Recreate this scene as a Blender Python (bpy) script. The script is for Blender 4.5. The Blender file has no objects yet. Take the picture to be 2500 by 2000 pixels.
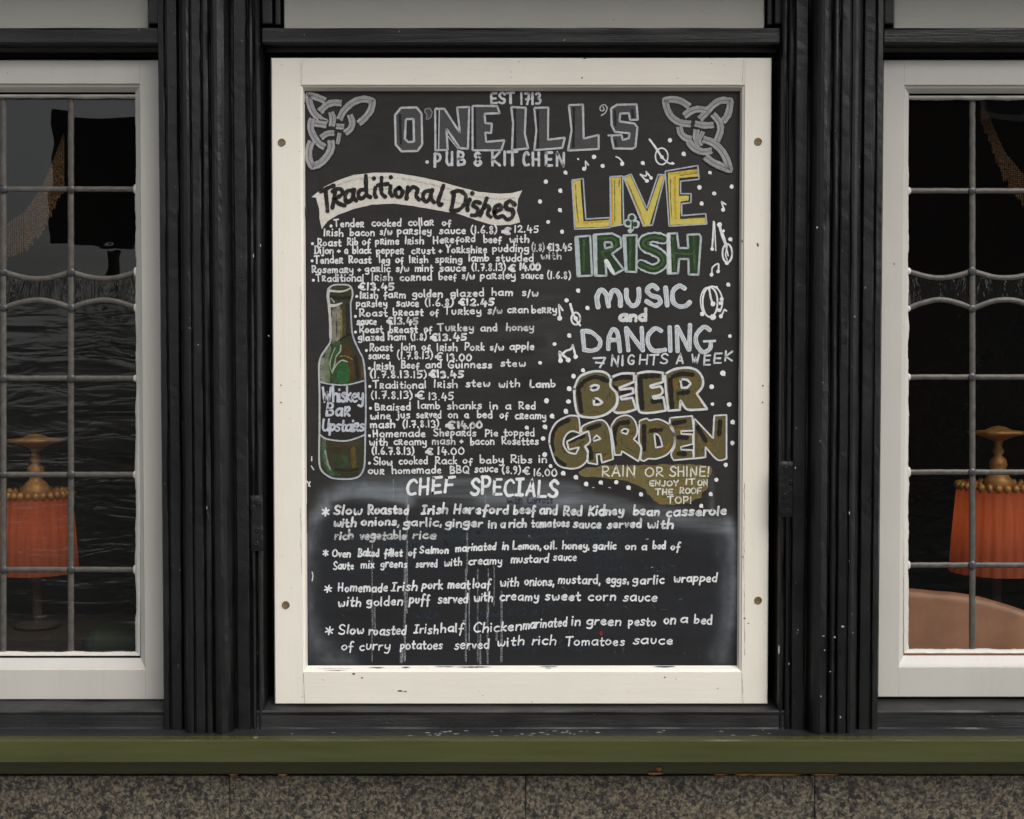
import bpy, bmesh, math, random
import numpy as np
from mathutils import Vector, noise as mnoise
from mathutils.geometry import tessellate_polygon
random.seed(7)
rng = np.random.default_rng(7)
S = bpy.context.scene
COL = S.collection

# ------------------------------------------------------------------ camera
F = 2500 * 50 / 36.0
CD, CZ, PITCH = 2.78, 1.60, math.radians(2.0)
cam = bpy.data.cameras.new('camera')
cam.lens = 50; cam.sensor_width = 36; cam.clip_end = 400; cam.clip_start = 0.05
co = bpy.data.objects.new('camera', cam); COL.objects.link(co)
co.location = (0, -CD, CZ); co.rotation_euler = (math.pi / 2 - PITCH, 0, 0)
S.camera = co
# ------------------------------------------------------------------ sky, sun, exposure
W = bpy.data.worlds.new('World'); S.world = W; W.use_nodes = True
nt = W.node_tree
bg = nt.nodes['Background']
sky = nt.nodes.new('ShaderNodeTexSky'); sky.sky_type = 'NISHITA'; sky.sun_disc = False
SUN_EL, SUN_AZ = math.radians(46), math.radians(38)      # azimuth to the right of straight out of the wall
sky.sun_elevation = SUN_EL; sky.sun_rotation = math.pi - SUN_AZ
sky.dust_density = 3.0; sky.air_density = 1.0; sky.ozone_density = 1.0
hs = nt.nodes.new('ShaderNodeHueSaturation'); hs.inputs['Saturation'].default_value = 0.15
nt.links.new(sky.outputs[0], hs.inputs['Color']); nt.links.new(hs.outputs[0], bg.inputs['Color'])
bg.inputs['Strength'].default_value = 0.15
sl = bpy.data.lights.new('overcast_sun', 'SUN'); sl.energy = 1.5; sl.angle = math.radians(38); sl.color = (1, .955, .88)
so = bpy.data.objects.new('overcast_sun', sl); COL.objects.link(so)
dsun = Vector((math.cos(SUN_EL) * math.sin(SUN_AZ), -math.cos(SUN_EL) * math.cos(SUN_AZ), math.sin(SUN_EL)))
so.rotation_euler = (-dsun).to_track_quat('-Z', 'Y').to_euler(); so.location = (3, -6, 8)
S.view_settings.view_transform = 'Standard'; S.view_settings.look = 'None'
S.view_settings.exposure = 0.38; S.view_settings.gamma = 1; S.view_settings.use_curve_mapping = False
S.cycles.transparent_max_bounces = 16

# ------------------------------------------------------------------ helpers
sp, cp = math.sin(PITCH), math.cos(PITCH)
def P(px, py, out=0.0):
    a, b = (px - 1250) / F, (1000 - py) / F
    dx, dy, dz = a, b * sp + cp, b * cp - sp
    t = (CD - out) / dy
    return Vector((dx * t, -out, CZ + dz * t))
def X(px, out=0.0): return P(px, 900, out).x
def Z(py, out=0.0): return P(1250, py, out).z
def lin(c):
    r = []
    for v in c[:3]:
        v = v / 255.0
        r.append(v / 12.92 if v <= .04045 else ((v + .055) / 1.055) ** 2.4)
    return tuple(r)

def tag(o, label=None, cat=None, group=None, kind=None):
    if label: o['label'] = label
    if cat: o['category'] = cat
    if group: o['group'] = group
    if kind: o['kind'] = kind
    return o
def empty(name, loc):
    o = bpy.data.objects.new(name, None); COL.objects.link(o); o.location = loc
    o.empty_display_size = .1
    return o
def mk(name, verts, faces, mat, parent=None, smooth=False, attr=None):
    me = bpy.data.meshes.new(name)
    if parent is not None:
        off = world_loc(parent); verts = [(v[0] - off[0], v[1] - off[1], v[2] - off[2]) for v in verts]
    me.from_pydata([tuple(v) for v in verts], [], faces)
    if smooth: me.polygons.foreach_set('use_smooth', [True] * len(me.polygons))
    if attr is not None:
        a = me.color_attributes.new('paint', 'FLOAT_COLOR', 'POINT')
        a.data.foreach_set('color', np.asarray(attr, dtype=np.float32).ravel())
    me.materials.append(mat); me.update()
    o = bpy.data.objects.new(name, me); COL.objects.link(o)
    if parent is not None: o.parent = parent
    return o
def world_loc(o):
    v = Vector((0, 0, 0))
    while o is not None:
        v += Vector(o.location); o = o.parent
    return v
def boxv(x0, x1, z0, z1, f, b):
    """box from out=f (front) to out=b (back)"""
    v = [(x0, -f, z0), (x1, -f, z0), (x1, -f, z1), (x0, -f, z1), (x0, -b, z0), (x1, -b, z0), (x1, -b, z1), (x0, -b, z1)]
    fc = [(0, 1, 2, 3), (5, 4, 7, 6), (4, 0, 3, 7), (1, 5, 6, 2), (3, 2, 6, 7), (4, 5, 1, 0)]
    return v, fc
def box(name, x0, x1, z0, z1, f, b, mat, parent=None, bev=0.0, seg=2):
    v, fc = boxv(x0, x1, z0, z1, f, b)
    o = mk(name, v, fc, mat, parent)
    if bev:
        bm = bmesh.new(); bm.from_mesh(o.data)
        bmesh.ops.bevel(bm, geom=bm.edges[:], offset=bev, segments=seg, profile=.5, affect='EDGES')
        bm.to_mesh(o.data); bm.free()
    return o
def extrude_x(name, prof, x0, x1, mat, parent=None, n=40, wob=0.0, seed=0):
    """prof = [(out, z)] polyline, swept along x"""
    vs, fc = [], []
    m = len(prof)
    for i in range(n + 1):
        x = x0 + (x1 - x0) * i / n
        for k, (o_, z) in enumerate(prof):
            w = wob * mnoise.noise(Vector((x * 9, k * 3.1 + seed, 0))) if wob else 0
            vs.append((x, -(o_ + w), z + w * .7))
    for i in range(n):
        for k in range(m - 1):
            a = i * m + k
            fc.append((a, a + 1, a + m + 1, a + m))
    return mk(name, vs, fc, mat, parent)

# ------------------------------------------------------------------ materials
def new_mat(name):
    m = bpy.data.materials.new(name); m.use_nodes = True
    n = m.node_tree.nodes; l = m.node_tree.links
    return m, n, l, n['Principled BSDF']
def objcoord(n, l, scale):
    tc = n.new('ShaderNodeTexCoord'); mp = n.new('ShaderNodeMapping')
    mp.inputs['Scale'].default_value = scale
    l.new(tc.outputs['Object'], mp.inputs['Vector'])
    return mp.outputs[0]
def nz(n, l, vec, scale, detail=5, rough=.6, dist=0):
    t = n.new('ShaderNodeTexNoise'); t.inputs['Scale'].default_value = scale
    t.inputs['Detail'].default_value = detail; t.inputs['Roughness'].default_value = rough
    t.inputs['Distortion'].default_value = dist
    l.new(vec, t.inputs['Vector']); return t.outputs[0]
def ramp(n, l, fac, stops):
    r = n.new('ShaderNodeValToRGB'); e = r.color_ramp.elements
    while len(e) < len(stops): e.new(.5)
    for i, (p, c) in enumerate(stops):
        e[i].position = p; e[i].color = (*c, 1) if len(c) == 3 else c
    l.new(fac, r.inputs[0]); return r.outputs[0]
def mixc(n, l, fac, a, b, mode='MIX'):
    m = n.new('ShaderNodeMix'); m.data_type = 'RGBA'; m.blend_type = mode
    for s, v in ((m.inputs[0], fac), (m.inputs[6], a), (m.inputs[7], b)):
        if hasattr(v, 'links'): l.new(v, s)
        else: s.default_value = v if isinstance(v, (int, float)) else (*v, 1)
    return m.outputs[2]
def bump(n, l, h, strength, dist, bsdf, prev=None):
    b = n.new('ShaderNodeBump'); b.inputs['Strength'].default_value = strength; b.inputs['Distance'].default_value = dist
    l.new(h, b.inputs['Height'])
    if prev is not None: l.new(prev, b.inputs['Normal'])
    l.new(b.outputs[0], bsdf.inputs['Normal']); return b.outputs[0]

def white_paint(name, col=(.77, .73, .65), dirt=.5, grain=(1, 1, 1)):
    m, n, l, b = new_mat(name)
    v = objcoord(n, l, (1, 1, 1)); vs = objcoord(n, l, grain)
    big = nz(n, l, v, 4, 4); fine = nz(n, l, vs, 90, 6, .7)
    c = ramp(n, l, big, [(.3, tuple(x * .93 for x in col)), (.65, col)])
    spots = nz(n, l, v, 70, 3, .5)
    sp_ = ramp(n, l, spots, [(.745, (0, 0, 0)), (.76, (1, 1, 1))])
    c = mixc(n, l, sp_, c, (.22, .12, .06))
    smear = ramp(n, l, nz(n, l, vs, 9, 6, .75), [(.58, (0, 0, 0)), (.8, (dirt * .5,) * 3)])
    c = mixc(n, l, smear, c, (.38, .34, .28))
    l.new(c, b.inputs['Base Color']); b.inputs['Roughness'].default_value = .42
    h = mixc(n, l, .5, fine, nz(n, l, vs, 14, 4))
    bump(n, l, h, .6, .0018, b)
    return m
M = {}
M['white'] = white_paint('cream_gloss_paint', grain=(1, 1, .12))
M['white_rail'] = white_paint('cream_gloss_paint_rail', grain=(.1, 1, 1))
M['white_win'] = white_paint('darkened_window_paint', (.49, .475, .44), .8, (1, 1, .1))  # cream darkened; the dimmer sides of the view are put into this colour
M['putty'] = white_paint('putty_paint', (.54, .52, .48), 1.2)
M['panel'] = white_paint('offwhite_panel_paint', (.50, .48, .43), .3, (.2, 1, 1))

def black_paint(name, grain, base=(.0040, .0039, .0043), rough=.33):
    m, n, l, b = new_mat(name)
    v = objcoord(n, l, grain); v1 = objcoord(n, l, (1, 1, 1))
    streak = nz(n, l, v, 60, 6, .65); med = nz(n, l, v1, 8, 5)
    c = ramp(n, l, med, [(.3, tuple(x * .75 for x in base)), (.7, tuple(x * 1.5 for x in base))])
    dust = ramp(n, l, nz(n, l, v, 26, 8, .8), [(.6, (0, 0, 0)), (.8, (.35,) * 3)])
    c = mixc(n, l, dust, c, (.05, .048, .047))
    fl = ramp(n, l, nz(n, l, v1, 120, 2, .5), [(.755, (0, 0, 0)), (.77, (.8,) * 3)])
    c = mixc(n, l, fl, c, (.22, .2, .17))
    l.new(c, b.inputs['Base Color'])
    r = ramp(n, l, nz(n, l, v1, 12, 6, .7), [(.3, (rough * .8,) * 3), (.7, (rough * 1.45,) * 3)])
    l.new(r, b.inputs['Roughness'])
    p = bump(n, l, streak, .7, .0026, b)
    p = bump(n, l, nz(n, l, v, 9, 4, .6), .6, .004, b, p)
    bump(n, l, nz(n, l, v1, 190, 5, .75), .5, .0011, b, p)
    return m
M['black_v'] = black_paint('black_gloss_paint_upright', (1, 1, .035))
M['black_h'] = black_paint('black_gloss_paint_level', (.035, 1, 1))
M['black_sill'] = black_paint('worn_black_sill_paint', (.06, 1, 1), (.013, .013, .0135), .42)

def green_paint():
    m, n, l, b = new_mat('olive_green_paint')
    v = objcoord(n, l, (.08, 1, 1)); v1 = objcoord(n, l, (1, 1, 1))
    c = ramp(n, l, nz(n, l, v, 30, 6, .7), [(.3, (.046, .050, .016)), (.7, (.068, .073, .026))])
    c = mixc(n, l, ramp(n, l, nz(n, l, v1, 60, 4), [(.72, (0, 0, 0)), (.76, (1, 1, 1))]), c, (.05, .05, .02))
    l.new(c, b.inputs['Base Color']); b.inputs['Roughness'].default_value = .24
    bump(n, l, nz(n, l, v, 40, 6, .7), .6, .0018, b)
    return m
M['green'] = green_paint()
def granite():
    m, n, l, b = new_mat('speckled_granite')
    v = objcoord(n, l, (1, 1, 1))
    g = ramp(n, l, nz(n, l, v, 150, 4, .65, .4), [(.36, (.012, .012, .012)), (.43, (.05, .046, .04)), (.5, (.085, .073, .048)), (.62, (.19, .165, .12))])
    pink = ramp(n, l, nz(n, l, v, 14, 3), [(.5, (0, 0, 0)), (.75, (.55,) * 3)])
    c = mixc(n, l, pink, g, (1.1, .88, .78), 'MULTIPLY')
    blk = ramp(n, l, nz(n, l, v, 85, 4, .65, .8), [(.425, (1, 1, 1)), (.455, (0, 0, 0))])
    c = mixc(n, l, blk, c, (.012, .012, .011))
    l.new(c, b.inputs['Base Color']); b.inputs['Roughness'].default_value = .55
    bump(n, l, nz(n, l, v, 150, 4), .5, .0012, b)
    return m
M['granite'] = granite()
def plain(name, col, rough=.6, metal=0, nzs=0, amp=.25, bumpd=0):
    m, n, l, b = new_mat(name)
    b.inputs['Roughness'].default_value = rough; b.inputs['Metallic'].default_value = metal
    if nzs:
        v = objcoord(n, l, (1, 1, 1)); f = nz(n, l, v, nzs, 5, .65)
        l.new(ramp(n, l, f, [(.3, tuple(x * (1 - amp) for x in col)), (.7, tuple(x * (1 + amp) for x in col))]), b.inputs['Base Color'])
        if bumpd: bump(n, l, f, .6, bumpd, b)
    else: b.inputs['Base Color'].default_value = (*col, 1)
    return m
M['lead'] = plain('dull_lead', (.085, .078, .070), .5, .2, 60, .35, .0012)
M['solder'] = plain('dark_solder', (.07, .07, .07), .4, .5, 150, .4, .001)
M['brass'] = plain('aged_brass', (.22, .165, .09), .5, .4, 300, .3, .0004)
M['iron'] = plain('overpainted_iron', (.018, .018, .019), .33, 0, 260, .4, .0012)
M['wood_raw'] = plain('bare_orange_wood', (.36, .15, .05), .7, 0, 120, .4, .001)
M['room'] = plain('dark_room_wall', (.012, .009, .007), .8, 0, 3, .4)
M['leather'] = plain('tan_seat_leather', (.30, .155, .095), .5, 0, 18, .18, .001)
M['gold'] = plain('gilt_lamp_fitting', (.34, .17, .05), .5, .25, 60, .4, .001)
M['cork'] = plain('fringe_thread', (.12, .065, .026), .8, 0, 200, .5)
M['pave'] = plain('grey_paving', (.17, .165, .155), .8, 0, 5, .2)
M['road'] = plain('asphalt', (.05, .05, .05), .85, 0, 40, .25)
M['render'] = plain('pale_render', (.62, .60, .56), .8, 0, 2, .08)
M['brick'] = plain('dark_brick_wall', (.06, .04, .035), .85, 0, 8, .35)
M['dark'] = plain('dark_window_glass', (.01, .01, .012), .15)
M['upper'] = plain('upper_wall_render', (.16, .15, .14), .8, 0, 3, .15)
M['trim'] = plain('pale_trim', (.5, .48, .45), .6)
M['greenthing'] = plain('green_upholstery', (.008, .022, .012), .7, 0, 12, .3)

def glass(name, tint=(1, 1, 1), bscale=0, bdist=0, rough=.0, stretch=(1, 1, 1), dust=.0):
    m = bpy.data.materials.new(name); m.use_nodes = True
    n, l = m.node_tree.nodes, m.node_tree.links; n.clear()
    out = n.new('ShaderNodeOutputMaterial'); mix = n.new('ShaderNodeMixShader')
    ge = n.new('ShaderNodeNewGeometry'); dt = n.new('ShaderNodeVectorMath'); dt.operation = 'DOT_PRODUCT'
    l.new(ge.outputs['Normal'], dt.inputs[0]); l.new(ge.outputs['Incoming'], dt.inputs[1])
    def mth(op, a, b=None, clamp=False):
        k = n.new('ShaderNodeMath'); k.operation = op; k.use_clamp = clamp
        for i, q in enumerate((a, b)):
            if q is None: continue
            if hasattr(q, 'links'): l.new(q, k.inputs[i])
            else: k.inputs[i].default_value = q
        return k.outputs[0]
    one = mth('SUBTRACT', 1.0, mth('ABSOLUTE', dt.outputs['Value']), True)      # Schlick, the same from both sides of a thin pane
    frs = mth('ADD', mth('MULTIPLY', mth('POWER', one, 5.0), .94), .052)
    tr = n.new('ShaderNodeBsdfTransparent'); tr.inputs[0].default_value = (*tint, 1)
    gl = n.new('ShaderNodeBsdfGlossy'); gl.inputs['Roughness'].default_value = rough
    l.new(frs, mix.inputs[0]); l.new(tr.outputs[0], mix.inputs[1]); l.new(gl.outputs[0], mix.inputs[2])
    v = objcoord(n, l, stretch)
    if bscale:
        h = nz(n, l, v, bscale, 3, .55, .6)
        b = n.new('ShaderNodeBump'); b.inputs['Strength'].default_value = 1; b.inputs['Distance'].default_value = bdist
        l.new(h, b.inputs['Height']); l.new(b.outputs[0], gl.inputs['Normal'])
    df = n.new('ShaderNodeBsdfDiffuse'); df.inputs[0].default_value = (.45, .44, .42, 1)
    d1 = ramp(n, l, nz(n, l, objcoord(n, l, (1, 1, 1)), 220, 6, .8), [(.55, (dust * .15,) * 3), (.8, (dust,) * 3)])
    m2 = n.new('ShaderNodeMixShader')
    l.new(d1, m2.inputs[0]); l.new(mix.outputs[0], m2.inputs[1]); l.new(df.outputs[0], m2.inputs[2])
    l.new(m2.outputs[0], out.inputs[0])
    return m
M['glass_clear'] = glass('clear_old_glass', (.88, .86, .82), 2.2, .0012, 0, dust=.02)
M['glass_ripple'] = glass('rippled_glass', (.86, .83, .78), 20, .0034, .10, (.3, 1, 1.3), .05)
M['glass_green'] = glass('green_glass', (.10, .22, .08), 45, .006, .04, (1, 1, .3), .10)

# marker / chalk paint: colour and cover come from the strokes themselves
def stroke_mat(name='chalk_marker', rough=.7):
    m, n, l, b = new_mat(name)
    at = n.new('ShaderNodeAttribute'); at.attribute_name = 'paint'
    v = objcoord(n, l, (1, 1, 1))
    f = nz(n, l, v, 160, 5, .7); g = nz(n, l, v, 420, 3, .6)
    k = ramp(n, l, f, [(.3, (.80,) * 3), (.62, (1.02,) * 3)])
    l.new(mixc(n, l, 1.0, at.outputs['Color'], k, 'MULTIPLY'), b.inputs['Base Color'])
    # worn cover: alpha * (1 - wear*(1-alpha))
    mr = n.new('ShaderNodeMapRange'); mr.inputs['From Min'].default_value = .25; mr.inputs['From Max'].default_value = .6
    mr.inputs['To Min'].default_value = -.45; mr.inputs['To Max'].default_value = .35
    l.new(g, mr.inputs[0])
    inv = n.new('ShaderNodeMath'); inv.operation = 'SUBTRACT'; inv.inputs[0].default_value = 1.08; l.new(at.outputs['Alpha'], inv.inputs[1])
    mu = n.new('ShaderNodeMath'); mu.operation = 'MULTIPLY'; l.new(mr.outputs[0], mu.inputs[0]); l.new(inv.outputs[0], mu.inputs[1])
    ad = n.new('ShaderNodeMath'); ad.operation = 'ADD'; ad.use_clamp = True; l.new(mu.outputs[0], ad.inputs[0]); l.new(at.outputs['Alpha'], ad.inputs[1])
    l.new(ad.outputs[0], b.inputs['Alpha'])
    b.inputs['Roughness'].default_value = rough; b.inputs['Specular IOR Level'].default_value = .25
    return m
M['chalk'] = stroke_mat()
def board_mat():
    m, n, l, b = new_mat('blackboard_paint')
    at = n.new('ShaderNodeAttribute'); at.attribute_name = 'paint'
    v = objcoord(n, l, (.15, 1, 1)); v1 = objcoord(n, l, (1, 1, 1))
    k = ramp(n, l, nz(n, l, v, 90, 6, .7), [(.3, (.82,) * 3), (.7, (1.2,) * 3)])
    l.new(mixc(n, l, 1.0, at.outputs['Color'], k, 'MULTIPLY'), b.inputs['Base Color'])
    b.inputs['Roughness'].default_value = .62; b.inputs['Specular IOR Level'].default_value = .3
    bump(n, l, nz(n, l, v1, 200, 5, .7), .3, .0005, b)
    return m
M['board'] = board_mat()
M['edge_chip'] = plain('black_paint_smear', (.035, .035, .04), .6)

# ================================================================== STRUCTURE
def st(o): o['kind'] = 'structure'; return o
st(box('pavement', -30, 30, -.3, 0, 3.2, -.2, M['pave']))
st(box('road', -30, 30, -.4, -.12, 10.2, 3.2, M['road']))
st(box('far_pavement', -30, 30, -.4, 0, 13, 10.2, M['pave']))
# room behind the windows: floor, back wall, side walls, ceiling
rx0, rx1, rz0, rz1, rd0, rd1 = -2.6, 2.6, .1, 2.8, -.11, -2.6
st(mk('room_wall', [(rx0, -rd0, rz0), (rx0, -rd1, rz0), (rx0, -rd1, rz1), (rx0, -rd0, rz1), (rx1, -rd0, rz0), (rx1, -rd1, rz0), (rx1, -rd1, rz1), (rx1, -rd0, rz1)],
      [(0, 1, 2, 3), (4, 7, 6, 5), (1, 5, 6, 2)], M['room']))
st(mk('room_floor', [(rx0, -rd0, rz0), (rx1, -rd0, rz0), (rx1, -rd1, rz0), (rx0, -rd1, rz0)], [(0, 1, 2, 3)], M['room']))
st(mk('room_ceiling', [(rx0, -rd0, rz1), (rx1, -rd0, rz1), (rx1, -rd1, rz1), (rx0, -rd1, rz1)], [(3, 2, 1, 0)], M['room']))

# ================================================================== SHOPFRONT
front = empty('timber_shopfront', (0, 0, Z(1895, .06)))
tag(front, 'black painted timber pub front with fluted pilasters, leaded windows and olive green sill', 'shopfront')
LC, RC = 522, 2020
half = [(-170, -62), (-128, -62), (-124, -10), (-123, 18), (-121, 24), (-117, 27), (-113, 26), (-110, 20), (-108, 20), (-106, 28), (-102, 31), (-98, 29), (-96, 24), (-94, 24),
        (-92, 34), (-90, 36), (-64, 36), (-62, 34), (-60, 26), (-55, 26), (-53, 48), (-50, 56), (-46, 63), (-40, 68), (-32, 71), (-24, 70), (-17, 66), (-13, 60), (-11, 54), (-9, 54),
        (-7, 62), (-3, 65), (3, 65), (6, 62), (7, 57), (9, 57), (11, 64), (13, 66), (30, 66), (32, 64), (33, 58), (36, 58), (38, 63), (44, 64), (52, 61), (58, 56), (62, 49), (64, 42),
        (66, 26), (72, 26), (74, 35), (76, 37), (98, 37), (100, 35), (101, 30), (104, 30), (106, 35), (108, 36), (119, 35), (122, 30), (124, 18), (126, -10), (129, -62), (170, -62)]
def pilaster(cx, mirror, seed):
    pr = [(-d, o) for d, o in half][::-1] if mirror else half
    zt, zb = 2.62, Z(1800, .09) - .01
    n = 120; vs = []; fc = []; m = len(pr)
    for i in range(n + 1):
        z = zt + (zb - zt) * i / n
        for k, (d, o_) in enumerate(pr):
            w = .0011 * mnoise.noise(Vector((z * 7, k * 1.7 + seed, 3))) + .0005 * mnoise.noise(Vector((z * 60, k * 2.9 + seed, 9)))
            x = X(cx) + d * 8.0e-4 * .985
            vs.append((x + w, -(o_ / 1000.0 + w * 1.3), z))
    for i in range(n):
        for k in range(m - 1):
            a = i * m + k
            fc.append((a, a + m, a + m + 1, a + 1))
    return mk('pilaster', vs, fc, M['black_v'], front)
tag(pilaster(LC, True, 1), 'left fluted black pilaster'); tag(pilaster(RC, False, 40), 'right fluted black pilaster')

# transoms over each bay
bays = [(-620, 398), (648, 1896), (2148, 3150)]
for i, (a, b) in enumerate(bays):
    xa, xb = X(a), X(b)
    zt, zb = Z(66, .012), Z(108, .012)
    pr = [(-.04, zt + .10), (-.04, zt + .002), (.004, zt), (.010, zt - .002), (.012, zt - .006), (.012, zb + .004), (.009, zb), (-.018, zb - .001), (-.022, zb - .004),
          (-.024, zb - .008), (-.040, zb - .009), (-.044, zb - .013), (-.10, zb - .014)]
    extrude_x('transom', pr, xa, xb, M['black_h'], front, 40, .0012, i * 11)
# upper black surround + white panels
ups = [(-620, 365, 398), (697, 1862, None), (2178, 3150, None)]
zp = Z(66, -.02)
box('upper_panel', X(-620), X(366), zp - .02, 2.60, -.012, -.05, M['panel'], front, .002)
box('upper_panel', X(697), X(1862), zp - .02, 2.60, -.005, -.05, M['panel'], front, .002)
box('upper_panel', X(2178), X(3150), zp - .02, 2.60, -.012, -.05, M['panel'], front, .002)
for a, b, f in ((372, 402, .012), (646, 672, .012), (676, 690, .004), (1868, 1880, .004), (1884, 1902, .012), (2146, 2172, .012)):
    box('panel_moulding', X(a), X(b), zp - .002, 2.60, f, -.06, M['black_v'], front, .003)
# backing behind the board bay
box('back_board', X(640), X(1905), Z(1730), Z(100), -.064, -.09, M['black_v'], front)
# bottom rail, slopes
zs = lambda py, o: Z(py, o)
pr = [(-.07, zs(1716, -.03) + .012), (-.03, zs(1714, -.03) + .004), (.022, zs(1737, .024) + .002), (.026, zs(1738, .026) - .001), (.024, zs(1746, .024)), (.024, zs(1776, .024)), (.027, zs(1780, .028)),
      (.034, zs(1781, .034)), (.088, zs(1799, .088)), (.092, zs(1799, .092) - .002)]
extrude_x('bottom_rail', pr, X(-620), X(3150), M['black_sill'], front, 220, .0022, 5)
g = [(.086, zs(1799, .09) + .0005), (.118, zs(1808, .12) + .001), (.1215, zs(1809.5, .12)), (.1215, zs(1860, .12)), (.118, zs(1863, .12)), (.075, zs(1864, .12) - .002), (.072, zs(1866, .075) - .004),
     (.070, zs(1888, .075)), (.066, zs(1893, .075)), (.05, zs(1895, .075))]
extrude_x('green_sill', g, X(-620), X(3150), M['green'], front, 260, .0011, 9)
# raised knot / blister on the sill edge
def blob(name, x, y, z, rx, ry, rz, mat, parent, n=10):
    vs = []; fc = []
    for i in range(n // 2 + 1):
        t = math.pi * i / (n // 2)
        for j in range(n):
            a = 2 * math.pi * j / n
            vs.append((x + rx * math.sin(t) * math.cos(a), y + ry * math.sin(t) * math.sin(a), z + rz * math.cos(t)))
    for i in range(n // 2):
        for j in range(n):
            fc.append((i * n + j, (i + 1) * n + j, (i + 1) * n + (j + 1) % n, i * n + (j + 1) % n))
    return mk(name, vs, fc, mat, parent, True)
q = P(622, 1803, .10); blob('paint_blister', q.x, q.y, q.z + .002, .008, .008, .003, M['green'], front)
# bare wood splinters below the sill
for px, py, w, h in ((1608, 1878, 9, 5), (1598, 1889, 20, 3), (1890, 1892, 70, 1.6), (2010, 1892, 35, 1.5), (1820, 1892, 26, 1.8), (690, 1892, 14, 1.8), (570, 1892, 12, 1.5), (1760, 1892, 18, 1.2)):
    a = P(px, py, .0745)
    vs = []
    for k in range(8):
        t = 2 * math.pi * k / 8
        vs.append((a.x + w * .0008 * math.cos(t) * random.uniform(.7, 1.2), a.y + .0004, a.z + h * .0008 * math.sin(t) * random.uniform(.6, 1.3)))
    mk('wood_splinter', vs, [tuple(range(8))], M['wood_raw'], front)
# painted-over hinge and strike plates
def plate(px0, px1, py0, py1, out, screws, seed):
    r = random.Random(seed)
    a, b = P(px0, py0, out), P(px1, py1, out)
    nx, nz_ = 10, 26; vs = []; fc = []
    for j in range(nz_ + 1):
        for i in range(nx + 1):
            u, v = i / nx, j / nz_
            edge = min(u, 1 - u, v, 1 - v)
            o = out + .0018 * min(1, edge * 14) + .0016 * mnoise.noise(Vector((u * 6, v * 14, seed))) * (edge > .02)
            vs.append((a.x + (b.x - a.x) * u + .0008 * mnoise.noise(Vector((v * 9, seed, u))), -o, a.z + (b.z - a.z) * v))
    for j in range(nz_):
        for i in range(nx):
            k = j * (nx + 1) + i
            fc.append((k, k + nx + 1, k + nx + 2, k + 1))
    pl = mk('hinge_plate', vs, fc, M['black_v'], front, True)
    for sx, sy in screws:
        s = P(sx, sy, out + .0026)
        ring = []; f2 = []
        for k in range(14):
            t = 2 * math.pi * k / 14
            ring.append((s.x + .0048 * math.cos(t), s.y + .001, s.z + .0048 * math.sin(t)))
        for k in range(14):
            t = 2 * math.pi * k / 14
            ring.append((s.x + .0030 * math.cos(t), s.y - .0018, s.z + .0030 * math.sin(t)))
        ring.append((s.x, s.y + .0025, s.z))
        for k in range(14):
            f2.append((k, (k + 1) % 14, 14 + (k + 1) % 14, 14 + k)); f2.append((14 + k, 14 + (k + 1) % 14, 28))
        mk('screw_hole', ring, f2, M['iron'], pl)
plate(1901, 1939, 1127, 1262, .0315, [(1919, 1146), (1932, 1178), (1916, 1211), (1925, 1247)], 3)
plate(611, 642, 1210, 1346, .0315, [(631, 1228), (617, 1240), (629, 1295), (625, 1327)], 8)

M['fleck'] = plain('pale_paint_fleck', (.30, .29, .28), .6)
fr_ = random.Random(4)
for k in range(46):
    px = fr_.choice((fr_.gauss(1330, 110), fr_.gauss(1060, 60), fr_.uniform(640, 1880))); py = 1790 + fr_.uniform(-7, 8)
    a = P(px, py, .034 + (py - 1781) / 18 * .054 + .0022); w = fr_.uniform(.001, .008); h = fr_.uniform(.0004, .0009)
    mk('paint_fleck', [(a.x - w, a.y, a.z), (a.x, a.y, a.z - h), (a.x + w, a.y, a.z), (a.x, a.y, a.z + h)], [(0, 1, 2, 3)], M['fleck'], front)
for px, py, w, h in ((2058, 1530, 4, 3), (2038, 1556, 3, 3), (2010, 1553, 3, 2), (2013, 1588, 2, 2), (1902, 1586, 2, 12), (1926, 1621, 2, 2), (2074, 1252, 1.4, 5), (1995, 555, 2, 3), (2052, 1751, 2, 3), (2004, 1700, 2, 2), (484, 842, 2, 1.5), (505, 1240, 1.2, 4), (1942, 1142, 2, 3), (619, 625, 1.6, 6), (636, 600, 1.4, 5), (656, 820, 2, 2), (2027, 1640, 2, 1.5)):
    a = P(px, py, .0745); mk('paint_fleck', [(a.x + .0008 * w * math.cos(t) * fr_.uniform(.6, 1.2), a.y, a.z + .0008 * h * math.sin(t) * fr_.uniform(.6, 1.2)) for t in (0, 1, 2, 3, 4, 5.2)], [tuple(range(6))], M['fleck'], front)

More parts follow.
